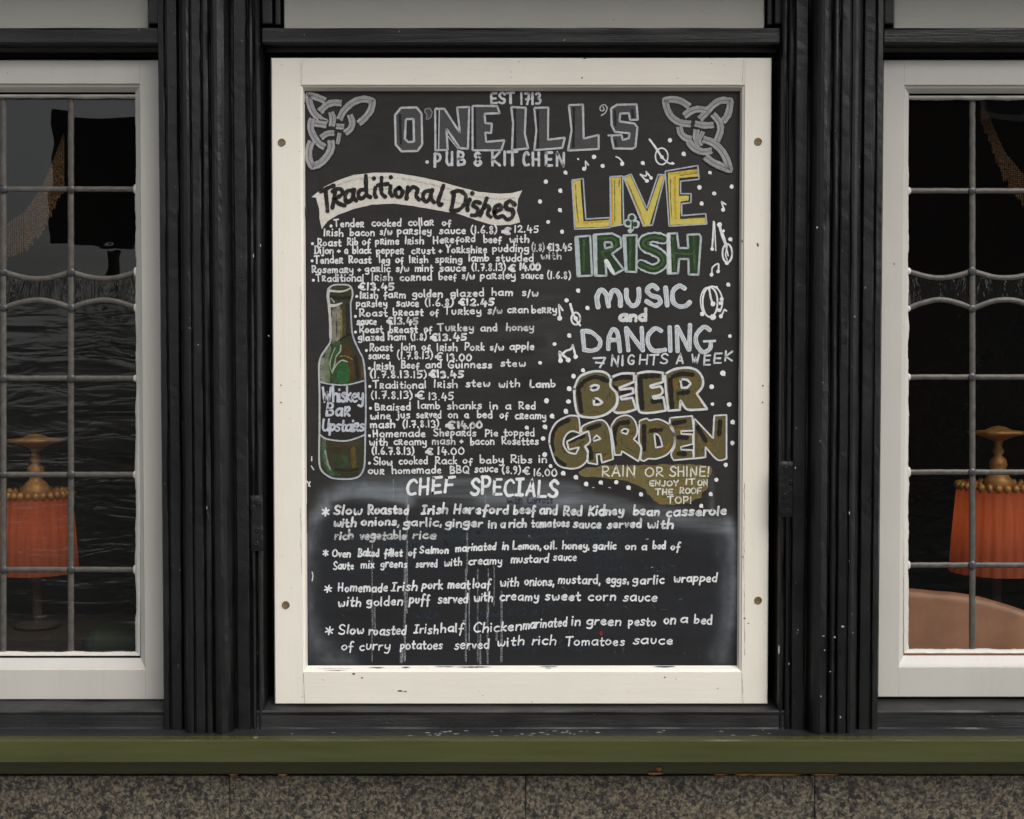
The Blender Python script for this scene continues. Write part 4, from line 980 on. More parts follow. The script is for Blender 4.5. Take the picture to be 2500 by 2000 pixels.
brush(q5, [[(368, 668), (388, 872)], [(368, 665), (470, 682), (560, 770), (545, 850), (470, 882), (385, 872)], [(652, 865), (658, 740), (702, 650), (752, 690), (780, 890)], [(660, 765), (768, 765)],
           [(846, 635), (872, 878)], [(850, 635), (1022, 868)], [(1018, 632), (1030, 878)], [(1232, 665), (1165, 638), (1090, 715), (1092, 815), (1155, 885), (1275, 872)], [(1325, 625), (1332, 885)],
           [(1402, 620), (1412, 888)], [(1410, 622), (1535, 872)], [(1548, 600), (1540, 870)], [(1765, 655), (1700, 622), (1618, 710), (1622, 815), (1690, 898), (1765, 860), (1775, 790)]], 10.5)
A.ribbon(q5([(1700, 780), (1822, 775)]), 6, MC, .95, .0006)
A.build('heading_lettering', 'thick white lettering DANCING')
A = Art()
A.ribbon(q5([(488, 965), (620, 958), (620, 958), (592, 1010), (560, 1065)]), 4.4, MC, .95); A.ribbon(q5([(515, 1012), (605, 1020)]), 4.2, MC, .95)
for ch, a0, a1, b in (('N', 675, 770, 1058), ('I', 795, 820, 1055), ('G', 858, 948, 1040), ('H', 980, 1092, 1040), ('T', 1095, 1200, 1045), ('S', 1215, 1308, 1035), ('A', 1390, 1478, 1035), ('W', 1558, 1658, 1032), ('E', 1690, 1772, 1045), ('E', 1798, 1892, 1028), ('K', 1920, 2018, 1000)):
    word(A, ch, 1340 + a0 * .22263, 1340 + a1 * .22263, 660 + b * .22263, 17.5, 4.3, MC, wob=.5, slant=.05)
A.build('heading_lettering', 'thin lettering 7 NIGHTS A WEEK')
# BEER GARDEN
def beer(items, label, ow, dbl, q=q6):
    for poly, holes, sh in items:
        A = Art()
        pp = q(poly); A.fill(pp, (90, 82, 50), 1, .0002, [q(h) for h in holes])
        xs = [p[0] for p in pp]; ys = [p[1] for p in pp]
        sh_r = random.Random(len(poly))
        for s_ in sh: A.ribbon(q(s_), 11, (30, 27, 24), .92, .00070, fade=.2, jit=.2)
        cx = sum(xs) / len(xs); cy = sum(ys) / len(ys)
        for k_ in range(18):                                  # loose brush marks of ochre and dark olive, kept to the letter's body
            e = pp[sh_r.randrange(len(pp))]; e2 = pp[(sh_r.randrange(len(pp)))]
            t = sh_r.uniform(.35, .85)
            a_ = (cx + (e[0] - cx) * t, cy + (e[1] - cy) * t); n_ = pp[(pp.index(e) + 1) % len(pp)]; b2 = (cx + (n_[0] - cx) * t, cy + (n_[1] - cy) * t)
            c = ((148, 108, 44), (80, 77, 54), (118, 106, 66))[k_ % 3]
            A.ribbon([a_, ((a_[0] + b2[0]) / 2 + sh_r.uniform(-2, 2), (a_[1] + b2[1]) / 2 + sh_r.uniform(-2, 2)), b2], sh_r.uniform(3, 7), c, .42, .00050, fade=.8, jit=.4)
        for lp in (pp, *[q(h) for h in holes]):
            A.ribbon(catmull(closed_soft(lp), 4), ow, (206, 207, 208), .97, .00105, fade=.1, smooth=False)
            if dbl: A.ribbon([(x + 2.6 * mnoise.noise(Vector((x * .05, y * .05, 4))) + 1.2, y + 2.6 * mnoise.noise(Vector((x * .05, y * .05, 8))) + 1) for x, y in catmull(closed_soft(lp), 4)], ow * .6, (170, 172, 172), .7, .00100, fade=.6, smooth=False)
        A.build('painted_letter', label)
def closed_soft(lp):
    o = []
    n = len(lp)
    for i in range(n + 1):
        a0, b0, c0 = lp[(i - 1) % n], lp[i % n], lp[(i + 1) % n]
        v1 = (b0[0] - a0[0], b0[1] - a0[1]); v2 = (c0[0] - b0[0], c0[1] - b0[1])
        cs = (v1[0] * v2[0] + v1[1] * v2[1]) / ((math.hypot(*v1) * math.hypot(*v2)) or 1)
        o.append(b0)
        if cs < .45: o.append(b0)
    return o
beer([
 ([(352, 300), (400, 185), (470, 140), (560, 115), (650, 120), (710, 150), (738, 205), (735, 270), (790, 340), (805, 410), (790, 480), (700, 560), (600, 595), (500, 600), (400, 572), (362, 450)], [[(515, 290), (560, 260), (612, 268), (600, 302), (545, 316)], [(560, 405), (595, 400), (650, 440), (620, 462), (560, 468)]], [[(400, 330), (430, 540)], [(400, 290), (470, 215), (580, 175), (700, 215)]]),
 ([(745, 178), (850, 140), (982, 136), (985, 225), (828, 290), (838, 308), (968, 292), (978, 345), (838, 385), (852, 412), (965, 392), (1005, 515), (900, 545), (800, 552), (765, 530), (810, 440), (800, 350), (735, 270)], [], [[(775, 200), (870, 175), (960, 185)], [(780, 290), (800, 300)], [(850, 345), (930, 330)]]),
 ([(1002, 142), (1130, 118), (1288, 130), (1288, 228), (1152, 268), (1170, 288), (1262, 272), (1285, 320), (1262, 362), (1178, 380), (1190, 402), (1292, 388), (1318, 528), (1180, 550), (1060, 550), (1025, 500), (1005, 330)], [], [[(1045, 190), (1070, 500)], [(1060, 170), (1240, 160)], [(1180, 430), (1270, 420)]]),
 ([(1308, 145), (1380, 105), (1450, 85), (1560, 78), (1650, 110), (1705, 190), (1700, 280), (1642, 350), (1752, 512), (1640, 520), (1535, 512), (1472, 420), (1465, 522), (1345, 530), (1320, 330)], [[(1470, 200), (1540, 205), (1578, 245), (1540, 285), (1485, 288)]], [[(1365, 200), (1385, 500)], [(1390, 170), (1480, 140), (1600, 150)], [(1460, 345), (1520, 340), (1555, 330)]]),
], 'olive bubble capitals BEER with thick white outlines', 5.6, True)
beer([
 ([(90, 880), (100, 770), (165, 655), (280, 590), (345, 582), (400, 605), (415, 770), (330, 745), (265, 790), (240, 880), (290, 965), (370, 985), (405, 915), (295, 940), (275, 855), (500, 745), (520, 850), (462, 905), (495, 980), (480, 1065), (400, 1128), (290, 1138), (165, 1085)], [], [[(125, 950), (120, 790), (190, 680), (300, 625)], [(300, 850), (450, 790)], [(150, 1030), (250, 1100)]]),
 ([(430, 765), (440, 695), (560, 642), (650, 630), (710, 690), (738, 800), (762, 1040), (645, 1078), (632, 988), (588, 990), (598, 1096), (500, 1080), (490, 1010), (500, 960), (470, 905), (522, 850), (500, 750)], [[(552, 832), (588, 788), (632, 826), (560, 850)]], [[(500, 720), (620, 680)], [(515, 920), (535, 1030)]]),
 ([(738, 700), (800, 612), (900, 578), (980, 620), (1018, 720), (1008, 790), (978, 830), (1056, 920), (1030, 1062), (855, 955), (845, 996), (780, 996), (762, 850)], [[(840, 755), (880, 720), (926, 736), (905, 778)]], [[(780, 880), (775, 760), (820, 670), (920, 650)]]),
 ([(1040, 660), (1045, 635), (1120, 612), (1140, 632), (1250, 622), (1370, 690), (1410, 790), (1400, 900), (1330, 990), (1220, 1035), (1130, 1035), (1090, 1060), (1050, 1045), (1060, 920), (1035, 850)], [[(1195, 768), (1250, 800), (1282, 905), (1212, 920)]], [[(1090, 690), (1090, 940)], [(1160, 740), (1270, 730)]]),
 ([(1360, 606), (1595, 585), (1612, 740), (1478, 745), (1480, 775), (1602, 780), (1602, 880), (1475, 912), (1480, 940), (1602, 945), (1612, 1032), (1400, 1052), (1372, 990), (1412, 900), (1412, 790), (1362, 690)], [], [[(1400, 660), (1520, 640)], [(1450, 810), (1540, 810)], [(1450, 980), (1520, 985)]]),
 ([(1612, 605), (1815, 822), (1828, 582), (1956, 575), (1956, 1035), (1860, 1046), (1735, 912), (1735, 1020), (1612, 1035)], [], [[(1650, 700), (1740, 850)], [(1890, 640), (1880, 780)]]),
], 'olive bubble capitals GARDEN with thin white outlines', 4, False)
A = Art()
A.fill(q6([(398, 1175), (480, 1128), (700, 1108), (1100, 1100), (1500, 1092), (1790, 1112), (1812, 1165), (1775, 1240), (1735, 1270), (1760, 1330), (1700, 1385), (1690, 1440), (1620, 1470), (1560, 1505), (1400, 1530), (1250, 1510), (1200, 1490), (1165, 1420), (1130, 1400), (1105, 1345), (1000, 1310), (850, 1255), (600, 1235), (430, 1222)]), (108, 98, 60), .97, .0002, wob=4)
for k_ in range(34):
    y = random.uniform(1115, 1500); x0, x1 = (450, 1780) if y < 1220 else ((1000 if y < 1320 else 1180), (1720 if y < 1400 else 1580))
    a0 = random.uniform(x0, x1 - 150); a1 = min(x1, a0 + random.uniform(100, 450))
    A.ribbon(q6([(a0, y), ((a0 + a1) / 2, y + random.uniform(-5, 5)), (a1, y)]), random.uniform(1.5, 4), random.choice([(140, 112, 52), (88, 82, 50), (122, 112, 74)]), .45, .0005, fade=.8, jit=.4)
A.build('olive_patch', 'olive brushed patch under the words beer garden')
A = Art()
RW = (216, 213, 200)
def w6(t, a0, a1, b, h, w=3.4): word(A, t, 1320 + a0 * .23191, 1320 + a1 * .23191, 880 + b * .23191, h * .23191 / 1.42, w, RW, wob=.6, layer=.0010, slant=.03)
w6('RAIN', 640, 1000, 1228, 108); w6('OR', 1095, 1292, 1228, 100); w6('SHINE!', 1350, 1778, 1228, 104)
w6('ENJOY', 1140, 1455, 1328, 62, 3.5); w6('IT', 1522, 1628, 1312, 62, 3.5); w6('ON', 1648, 1762, 1325, 66, 3.2)
w6('THE', 1205, 1395, 1422, 66, 3.5); w6('ROOF', 1460, 1692, 1408, 66, 3.2); w6('TOP!', 1330, 1592, 1512, 76, 3.2)
A.build('heading_lettering', 'lettering RAIN OR SHINE! ENJOY IT ON THE ROOF TOP!')

# dots
DC = (222, 223, 224)
dots = []
for q, s, lst in ((q2, .26438, [(757, 693, 21), (838, 777, 20), (1208, 750, 18), (1458, 540, 19), (1585, 665, 20), (493, 838, 18), (1828, 838, 16), (610, 712, 9)]),
                  (q4, .2551, [(245, 250, 20), (383, 335, 20), (190, 440, 19), (380, 522, 20), (268, 636, 19), (400, 728, 19), (1716, 305, 21), (2025, 297, 19), (1857, 363, 20), (1736, 458, 19), (2010, 800, 20), (1990, 1235, 18)]),
                  (q5, .22263, [(320, 222, 23), (193, 330, 24), (422, 413, 23), (223, 715, 23), (62, 810, 22), (1968, 157, 21), (1985, 722, 20)]),
                  (q6, .23191, [(445, 105, 21), (345, 165, 24), (300, 297, 25), (293, 433, 25), (265, 537, 24), (120, 587, 25), (62, 425, 25), (45, 700, 25), (25, 823, 24), (42, 992, 25), (237, 1188, 24), (370, 1230, 24), (478, 1302, 23), (633, 1285, 23), (795, 1282, 23), (925, 1340, 24), (1055, 1410, 21),
                                (1918, 135, 29), (1800, 277, 25), (1808, 460, 19), (1985, 465, 25), (2020, 650, 24), (2018, 870, 22), (1948, 1100, 22), (1850, 1257, 22), (1790, 1408, 20), (1690, 1532, 21)])):
    for x, y, r in lst: dots.append((*q([(x, y)])[0], r * s))
dots += [(1286, 1044, 5), (1318.6, 886, 4.6), (1344, 1138, 4.5)]
for x, y, r in dots:
    A = Art(); A.dot(x, y, r, DC, 1, .0006, r * random.uniform(.9, 1.1))
    if random.random() < .5: A.ribbon([(x + r * .3, y + r * .3), (x + r * .8, y + r * .9)], 2.2, DC, .9)
    A.build('paint_dot')
# notes and instruments
def icon(label, q, strokes=(), heads=(), w=4.2, name='music_drawing'):
    A = Art()
    for s_ in strokes:
        ww = w
        if isinstance(s_, tuple): ww, s_ = s_
        A.ribbon(q(s_), ww, DC, .96, .0006, fade=.15)
    for h in heads: A.dot(*q([(h[0], h[1])])[0], h[2] * .25, DC, 1, .0007)
    A.build(name, label)
def ell(cx, cy, rx, ry, a0=0, a1=360, n=18): return [(cx + rx * math.cos(math.radians(a0 + (a1 - a0) * k / n)), cy + ry * math.sin(math.radians(a0 + (a1 - a0) * k / n))) for k in range(n + 1)]
icon('single note under the word kitchen', q2, [[(682, 795), (678, 730), (678, 730), (706, 768)]], [(667, 803, 20)], 3.4)
icon('tilted note right of the word kitchen', q2, [[(1022, 742), (990, 705), (960, 692)]], [(1018, 757, 20)], 3.6)
icon('small banjo drawing at the top', q2, [(5, [(1270, 532), (1335, 620), (1385, 700)]), [(1385, 700), (1450, 752), (1495, 755)], ell(1382, 688, 58, 76)], [(1385, 695, 18), (1480, 752, 14)], 3.6)
icon('beamed notes above the letter V', q4, [[(1150, 182), (1205, 240)], [(1150, 180), (1205, 195), (1205, 150), (1205, 150), (1250, 210)]], [(1213, 243, 19), (1252, 214, 17)], 3.6)
icon('single note right of the letter E', q4, [[(1948, 510), (1925, 440), (1925, 440), (1966, 468)]], [(1942, 518, 20)], 4)
icon('beamed notes right of the word IRISH', q4, [[(1836, 1130), (1840, 1072), (1895, 1035), (1897, 1100)]], [(1832, 1140, 19), (1893, 1108, 18)], 3.6)
icon('violin and bow drawing on the right', q4, [(4.2, [(1852, 632), (1846, 760), (1836, 895)]), (3, [(1860, 640), (1872, 910)]), (6, [(1908, 660), (1925, 740), (1968, 858)]), (2.6, [(1935, 720), (1982, 870)]), ell(1982, 935, 46, 88), (3.4, [(1970, 870), (1990, 960)]), (3, [(1978, 880), (1965, 950), (1982, 1000)])], [(1838, 895, 18), (1908, 662, 24), (1945, 722, 14), (1978, 1028, 20)], 4.6)
icon('single note after the word cranberry', q5, [[(122, 520), (108, 375), (108, 375), (152, 440)]], [(118, 525, 24)], 4.4)
icon('small lute drawing left of MUSIC', q5, [(6, [(235, 372), (262, 470)]), (5, [(262, 470), (300, 545), (342, 605)]), ell(295, 530, 48, 66)], [(295, 530, 22)], 4.6)
icon('beamed notes left of DANCING', q5, [(6, [(128, 985), (115, 892), (115, 892), (160, 935), (160, 935), (210, 975)]), (5, [(150, 920), (185, 885), (240, 865), (262, 818), (262, 818), (292, 940)])], [(127, 990, 24), (213, 985, 24), (293, 948, 22)], 5)
icon('drum and beater drawing right of MUSIC', q5, [(4.4, ell(1768, 350, 82, 162)), (4, ell(1790, 345, 112, 168, 215, 400)), (3, ell(1745, 340, 82, 155, 130, 260)), (5, [(1758, 200), (1775, 300), (1792, 350)])], [(1800, 368, 24), (1838, 188, 14), (1895, 318, 20), (1880, 362, 18), (1862, 436, 18), (1800, 515, 30), (1682, 480, 22)], 4)
icon('single note beside the drum', q5, [[(1893, 500), (1925, 430), (1925, 430), (1948, 446)]], [(1886, 505, 20)], 4)
# bottle
A = Art()
NB = lambda p: p
body = [(801, 706), (812, 697), (835, 695), (855, 699), (861, 718), (856, 740), (858, 790), (862, 822), (876, 855), (887, 880), (892, 930), (893, 1010), (892, 1050), (891, 1110), (889, 1140), (880, 1160), (865, 1168), (840, 1170), (810, 1167), (790, 1155), (781, 1140), (779, 1110), (780, 1040), (780, 960), (779, 920), (779, 890), (784, 870), (797, 850), (807, 830), (806, 780), (803, 745), (799, 725)]
A.fill([p for p in body if p[1] < 1e9], (54, 52, 38), .92, .00015)
A.fill([(782, 935), (830, 941), (889, 932), (892, 1062), (840, 1076), (800, 1071), (781, 1062)], (38, 36, 36), 1, .00045)
def br(pts, w, c, a=.8, L=.0006, **k): A.ribbon(pts, w, c, a, L, fade=.5, jit=.25, **k)
br([(817, 757), (815, 800), (816, 835)], 11, (132, 130, 116)); br([(826, 752), (828, 800), (824, 836)], 10, (140, 138, 122)); br([(833, 758), (834, 800), (833, 826)], 4, (138, 118, 56)); br([(839, 750), (840, 820)], 7, (74, 72, 42))
br([(848, 745), (849, 815)], 8, (48, 46, 40)); br([(845, 845), (855, 890), (856, 925)], 16, (82, 60, 36)); br([(868, 870), (874, 925)], 9, (40, 34, 28)); br([(883, 890), (886, 926)], 5, (92, 76, 44))
br([(790, 880), (788, 905), (790, 928)], 15, (134, 142, 124)); br([(803, 850), (798, 880), (800, 930)], 12, (112, 124, 98)); br([(822, 840), (815, 870), (812, 905), (820, 930)], 14, (58, 84, 54))
br([(838, 895), (836, 915), (838, 930)], 24, (48, 96, 54)); br([(850, 900), (848, 930)], 10, (58, 98, 50)); br([(826, 885), (824, 920)], 5, (44, 110, 66), .6, .0009)
br([(832, 843), (830, 858), (820, 872), (818, 885), (812, 905)], 3.2, (176, 190, 166), .8, .00095); br([(818, 850), (808, 875), (806, 895), (812, 912)], 2.6, (160, 178, 150), .7, .00095)
br([(812, 908), (822, 890), (835, 880), (848, 884)], 3, (176, 188, 160), .8, .00095); br([(830, 870), (845, 870), (860, 878)], 2.6, (150, 142, 70), .7, .00095)
br([(826, 834), (838, 824), (856, 816)], 3.4, (26, 28, 24), .9, .0010)
br([(812, 712), (835, 716), (856, 712)], 9, (60, 64, 42)); br([(808, 725), (830, 728), (852, 726)], 8, (36, 38, 28)); br([(812, 703), (835, 702), (850, 702)], 4, (86, 74, 46)); br([(808, 728), (816, 738)], 2.5, (196, 196, 180), .8, .0009)
br([(792, 1075), (790, 1110), (798, 1140), (812, 1158)], 10, (92, 100, 84)); br([(786, 1095), (790, 1130), (804, 1152), (830, 1160)], 5, (44, 92, 58), .8, .0009); br([(794, 1100), (800, 1130), (806, 1145)], 4, (150, 152, 142), .8, .00095)
br([(812, 1082), (850, 1084), (885, 1078)], 14, (66, 60, 42)); br([(812, 1100), (860, 1100)], 16, (58, 56, 36)); br([(818, 1112), (822, 1128), (836, 1140)], 12, (54, 72, 42)); br([(840, 1115), (848, 1138)], 12, (58, 76, 44)); br([(862, 1095), (864, 1140)], 12, (92, 80, 40)); br([(820, 1146), (850, 1148), (875, 1145)], 8, (46, 38, 30)); br([(830, 1158), (862, 1160), (878, 1152)], 8, (60, 56, 34))
OWB = (176, 179, 178)
A.ribbon(catmull([*body[:1], *body[1:5], body[5]], 4), 4, OWB, .95, .0013, smooth=False)
A.ribbon(body[5:20], 4, (170, 176, 186), .95, .0013, fade=.15); A.ribbon(body[19:] + [body[0]], 4.4, OWB, .95, .0013, fade=.1)
A.ribbon([(807, 824), (806, 780), (803, 745), (801, 722), (804, 708)], 6.6, (182, 182, 176), .95, .00135)
A.ribbon([(805, 710), (830, 712), (845, 709), (855, 704)], 5.5, (190, 190, 184), .9, .00135, taper=.5); A.ribbon([(805, 746), (818, 746), (835, 740)], 8, (186, 187, 182), .92, .00135, taper=.7)
A.ribbon([(782, 933), (805, 938), (845, 940), (888, 930)], 3.4, (170, 176, 186), .92, .0013); A.ribbon([(782, 1062), (798, 1072), (840, 1077), (870, 1070), (890, 1062)], 3.8, (176, 180, 176), .92, .0013)
A.build('bottle_painting', 'green whiskey bottle painted on the left of the board')
A = Art()
word(A, 'Whiskey', 785, 889, 984, 26, 5.6, (186, 190, 200), style='B', layer=.0012, gap=.9, wob=.5); word(A, 'Bar', 794, 856, 1018, 23, 5.6, (186, 190, 200), layer=.0012, wob=.5, slant=.1); word(A, 'Upstairs', 785, 890, 1055, 21, 5.4, (186, 190, 200), layer=.0012, gap=1, wob=.5, slant=.1)
A.build('label_lettering', 'lettering Whiskey Bar Upstairs on the bottle')
# stray ticks
A = Art()
for s_ in ([(761, 1115), (761, 1125)], [(760, 1138), (766, 1147)], [(750, 1175), (757, 1188)], [(757, 1176), (753, 1187)], [(762, 1397), (764, 1406), (762, 1418)]): A.ribbon(s_, 2.6, DC, .8)
for x, y in ((1446, 1190), (1486, 1190), (1577, 1317), (1590, 1385), (1291, 1308), (1588, 1163), (1130, 1516)): A.ribbon([(x, y), (x + random.uniform(2, 9), y + random.uniform(-1, 2))], 1.6, DC, .6)
for k_ in range(70):
    x, y = random.uniform(760, 1790), random.uniform(1250, 1610); t = random.uniform(0, 6.28); l_ = random.uniform(3, 16)
    A.ribbon([(x, y), (x + l_ * math.cos(t), y + l_ * math.sin(t))], .8, (130, 136, 142), random.uniform(.12, .4), .0003)
A.ribbon([(1466, 1542), (1470, 1545), (1469, 1551), (1465, 1548), (1466, 1542)], 1.6, (180, 50, 36), .9)
A.build('chalk_marks', 'stray chalk ticks and scratches')['kind'] = 'stuff'
# black paint straying over the frame moulding
def stray(pts_list):
    for x0, x1, y, h in pts_list:
        n = max(4, int((x1 - x0) / 6)); vs = []
        t_ = [(x0 + (x1 - x0) * k / n, y - h * (.2 + .3 * random.random()) * math.sin(math.pi * k / n)) for k in range(n + 1)]
        b_ = [(x0 + (x1 - x0) * k / n, y + h * (.2 + .8 * random.random()) * math.sin(math.pi * k / n) + .3) for k in range(n, -1, -1)]
        o0 = (y - 1625) / 16.
        for x, yy in t_ + b_:
            f_ = min(1, max(0, (yy - 1624.0) / 15)); vs.append(P(x, yy, BO * (1 - f_) - .004 * f_ + .0030))
        fc = [(k, k + 1, 2 * n - k, 2 * n + 1 - k) for k in range(n)]
        mk('paint_smear', vs, fc, M['edge_chip'], board)
stray([(768, 868, 1633, 3.2), (790, 850, 1636, 2), (900, 940, 1630, 2.6), (920, 1010, 1633, 1), (1060, 1110, 1627, 1.6), (1110, 1200, 1628, 2.6), (1318, 1362, 1627, 2), (1330, 1346, 1631, 2), (1595, 1650, 1627, 3), (1518, 1538, 1634, 3), (980, 1002, 1629, 3)])
def sidesmear(pts):
    for xb, y0, y1, w in pts:
        n = 8; L_ = []; R__ = []
        for k in range(n + 1):
            y = y0 + (y1 - y0) * k / n; ww = w * math.sin(math.pi * k / n) * random.uniform(.6, 1.1)
            sg = -1 if xb < 1000 else 1
            f_ = min(1, abs(ww) / 11); L_.append(P(xb - sg * 1.5, y, BO + .0006)); R__.append(P(xb + sg * ww, y, BO * (1 - f_) - .0045 * f_ + .0028))
        mk('paint_smear', L_ + R__, [(k, k + 1, n + 2 + k, n + 1 + k) for k in range(n)], M['edge_chip'], board)
sidesmear([(748, 1230, 1300, 9), (748, 1335, 1395, 8), (748, 1590, 1625, 6), (748, 1410, 1440, 4), (1803, 1575, 1618, 4), (748, 500, 530, 3), (1803, 690, 900, 1.6)])

# ================================================================== LEADED WINDOWS
def came(path, w, h, out, mat, parent, name='lead_came'):
    pts = resample(path, 6) if len(path) == 2 else catmull(path, 6)
    prof = [(-.5, -.6), (-.46, .35), (-.2, .85), (-.06, .8), (0, .95), (.06, .8), (.2, .85), (.46, .35), (.5, -.6)]
    vs = []; fc = []; n = len(pts); m = len(prof); sd = random.random() * 99
    for i, (x, y) in enumerate(pts):
        x0, y0 = pts[max(0, i - 1)]; x1, y1 = pts[min(n - 1, i + 1)]
        l_ = math.hypot(x1 - x0, y1 - y0) or 1; nx_, ny_ = -(y1 - y0) / l_, (x1 - x0) / l_
        wb = .7 * mnoise.noise(Vector((i * .25, sd, 0)))
        for u, v in prof:
            q = P(x + nx_ * (u * w + wb), y + ny_ * (u * w + wb), out); vs.append((q.x, q.y - v * h * (1 + .12 * mnoise.noise(Vector((i * .5, u * 3, sd)))), q.z))
    for i in range(n - 1):
        for k in range(m - 1):
            a = i * m + k; fc.append((a, a + m, a + m + 1, a + 1))
    return mk(name, vs, fc, mat, parent, True)
def polypane(pts, out, mat, parent, label=None):
    cx = sum(p[0] for p in pts) / len(pts); cy = sum(p[1] for p in pts) / len(pts)
    vs = [P(x, y, out) for x, y in pts]
    tz = random.uniform(-.0012, .0012); tx = random.uniform(-.0009, .0009)          # old panes sit slightly out of true
    c = P(cx, cy, out)
    vs = [(v.x, v.y + (v.x - c.x) * tx * 8 + (v.z - c.z) * tz * 8, v.z) for v in vs]
    k = len(vs); vs += [(v[0], v[1] + .003, v[2]) for v in vs]
    fc = [tuple(range(k)), tuple(range(2 * k - 1, k - 1, -1))] + [(i, i + k, (i + 1) % k + k, (i + 1) % k) for i in range(k)]
    vs2 = vs[:k]
    o = mk('pane', vs2, [tuple(range(k))], mat, parent)
    if label: o['label'] = label
    return o
def window(outer, vx, hy, glass_box, label, seed):
    """outer px rect, vertical came x's (top,bottom), horizontal specs"""
    random.seed(seed)
    x0, x1, y0, y1 = outer
    FO, GO = -.028, -.052
    gx0, gx1, gy0, gy1 = glass_box
    A0 = (X(x0, FO), X(x1, FO), Z(y1, FO), Z(y0, FO), -.075)
    A1 = (*A0[:4], FO - .003); A2 = (A0[0] + .002, A0[1] - .002, A0[2] + .002, A0[3] - .002, FO)
    mi = 15                                                          # moulding width px
    ix0, ix1, iz0, iz1 = X(gx0 - mi, FO), X(gx1 + mi, FO), Z(gy1 + 44, FO), Z(gy0 - 36, FO)
    A3 = (ix0, ix1, iz0, iz1, FO)
    A4 = (ix0 + .001, ix1 - .001, iz0 + .002, iz1 - .002, FO - .003); A5 = (ix0 + .003, ix1 - .003, iz0 + .006, iz1 - .006, FO - .005)
    A6 = (X(gx0 - 7, GO), X(gx1 + 7, GO), Z(gy1 + 12, GO), Z(gy0 - 12, GO), GO + .010)
    A7 = (X(gx0 - 6, GO), X(gx1 + 6, GO), Z(gy1 + 8, GO), Z(gy0 - 8, GO), GO + .008)
    A8 = (X(gx0 + 1, GO), X(gx1 - 1, GO), Z(gy1, GO), Z(gy0, GO), GO + .001)
    # the window part itself: the flat frame face as one mesh, with stiles and rails as its pieces
    cxw = (A0[0] + A0[1]) / 2; zb = A0[2]
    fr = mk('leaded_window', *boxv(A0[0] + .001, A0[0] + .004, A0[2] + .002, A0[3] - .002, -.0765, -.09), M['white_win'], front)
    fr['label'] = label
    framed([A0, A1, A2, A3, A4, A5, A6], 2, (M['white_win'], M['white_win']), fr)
    # uneven putty along the glass
    def putty(pa, pb, nrm, w0, nm='putty_bead'):
        n = int(math.hypot(pb[0] - pa[0], pb[1] - pa[1]) / 7); vs = []; fc = []; sd = random.random() * 99
        for i in range(n + 1):
            t = i / n; x = pa[0] + (pb[0] - pa[0]) * t; y = pa[1] + (pb[1] - pa[1]) * t
            e = w0 + 3.2 * mnoise.noise(Vector((i * .13, sd, 0))) + 1.4 * mnoise.noise(Vector((i * .7, sd, 5)))
            for u, o_ in ((-9, .012), (-5, .011), (e * .5, .007), (e, .001), (e, -.002)):
                q = P(x + nrm[0] * u, y + nrm[1] * u, GO + o_ + .0012 * mnoise.noise(Vector((i * .4, u, sd)))); vs.append(q)
        for i in range(n):
            for k in range(4):
                a = i * 5 + k; fc.append((a, a + 5, a + 6, a + 1))
        mk(nm, vs, fc, M['putty'], fr, True)
    putty((gx0, gy0 - 8), (gx0, gy1 + 8), (1, 0), 2); putty((gx1, gy0 - 8), (gx1, gy1 + 8), (-1, 0), 2)
    putty((gx0 - 8, gy0), (gx1 + 8, gy0), (0, 1), 1); putty((gx0 - 8, gy1), (gx1 + 8, gy1), (0, -1), 1)
    xs = [gx0] + list(vx) + [gx1]
    rows = [gy0] + hy + [gy1]
    for j in range(len(rows) - 1):
        for i in range(len(xs) - 1):
            xa, xb = xs[i], xs[i + 1]
            def edge_(r):
                if isinstance(r, tuple):
                    y, sag = r; return [(xa + (xb - xa) * k / 10, y + sag * math.sin(math.pi * k / 10)) for k in range(11)]
                return [(xa, r), (xb, r)]
            t_, b_ = edge_(rows[j]), edge_(rows[j + 1])
            poly = b_ + t_[::-1]
            mt = M['glass_green'] if j == 2 else (M['glass_clear'] if j < 2 else M['glass_ripple'])
            if seed == 22 and j > 2: mt = M['glass_clear2']
            polypane(poly, GO, mt, fr, 'dark green glass pane' if j == 2 else None)
            if j < len(rows) - 2:
                r = rows[j + 1]
                ed = edge_(r) if isinstance(r, tuple) else [(xa, r), (xb, r)]
                came(ed, 14, .0028, GO, M['lead'], fr)
    for x in vx:
        for ya, yb in zip([gy0] + [r[0] if isinstance(r, tuple) else r for r in hy], [r[0] if isinstance(r, tuple) else r for r in hy] + [gy1]):
            came([(x, ya), (x, yb)], 15, .0032, GO, M['lead'], fr)
        for r in hy:
            y = r[0] if isinstance(r, tuple) else r
            q = P(x, y, GO + .0035); blob('solder_joint', q.x, q.y, q.z, .0082, .0022 + random.uniform(0, .001), random.uniform(.007, .0095), M['solder'], fr, 12)
    for xx in (gx0 + 2, gx1 - 2):                                     # blobs of paint where cames meet the putty
        for r in hy:
            y = r[0] if isinstance(r, tuple) else r
            q = P(xx, y, GO + .002); blob('putty_blob', q.x, q.y, q.z, random.uniform(.004, .0065), .003, random.uniform(.006, .011), M['putty'], fr, 10)
    return fr
M['glass_clear2'] = glass('wavy_glass', (.88, .86, .82), 26, .0016, .03, (.6, 1, 1.2), .03)
window((-560, 396, 146, 1709), [-322, -158, 8, 173], [462, (664, 17), (752, -19), (924), 1159, 1391], (-480, 333, 240, 1592), 'left leaded window, rippled lower panes', 11)
window((2149, 3080, 146, 1703), [2374, 2537, 2700, 2863], [466, (662, 17), (754, -22), 921, 1153, 1380], (2216, 3010, 243, 1586), 'right leaded window, clear wavy panes', 22)

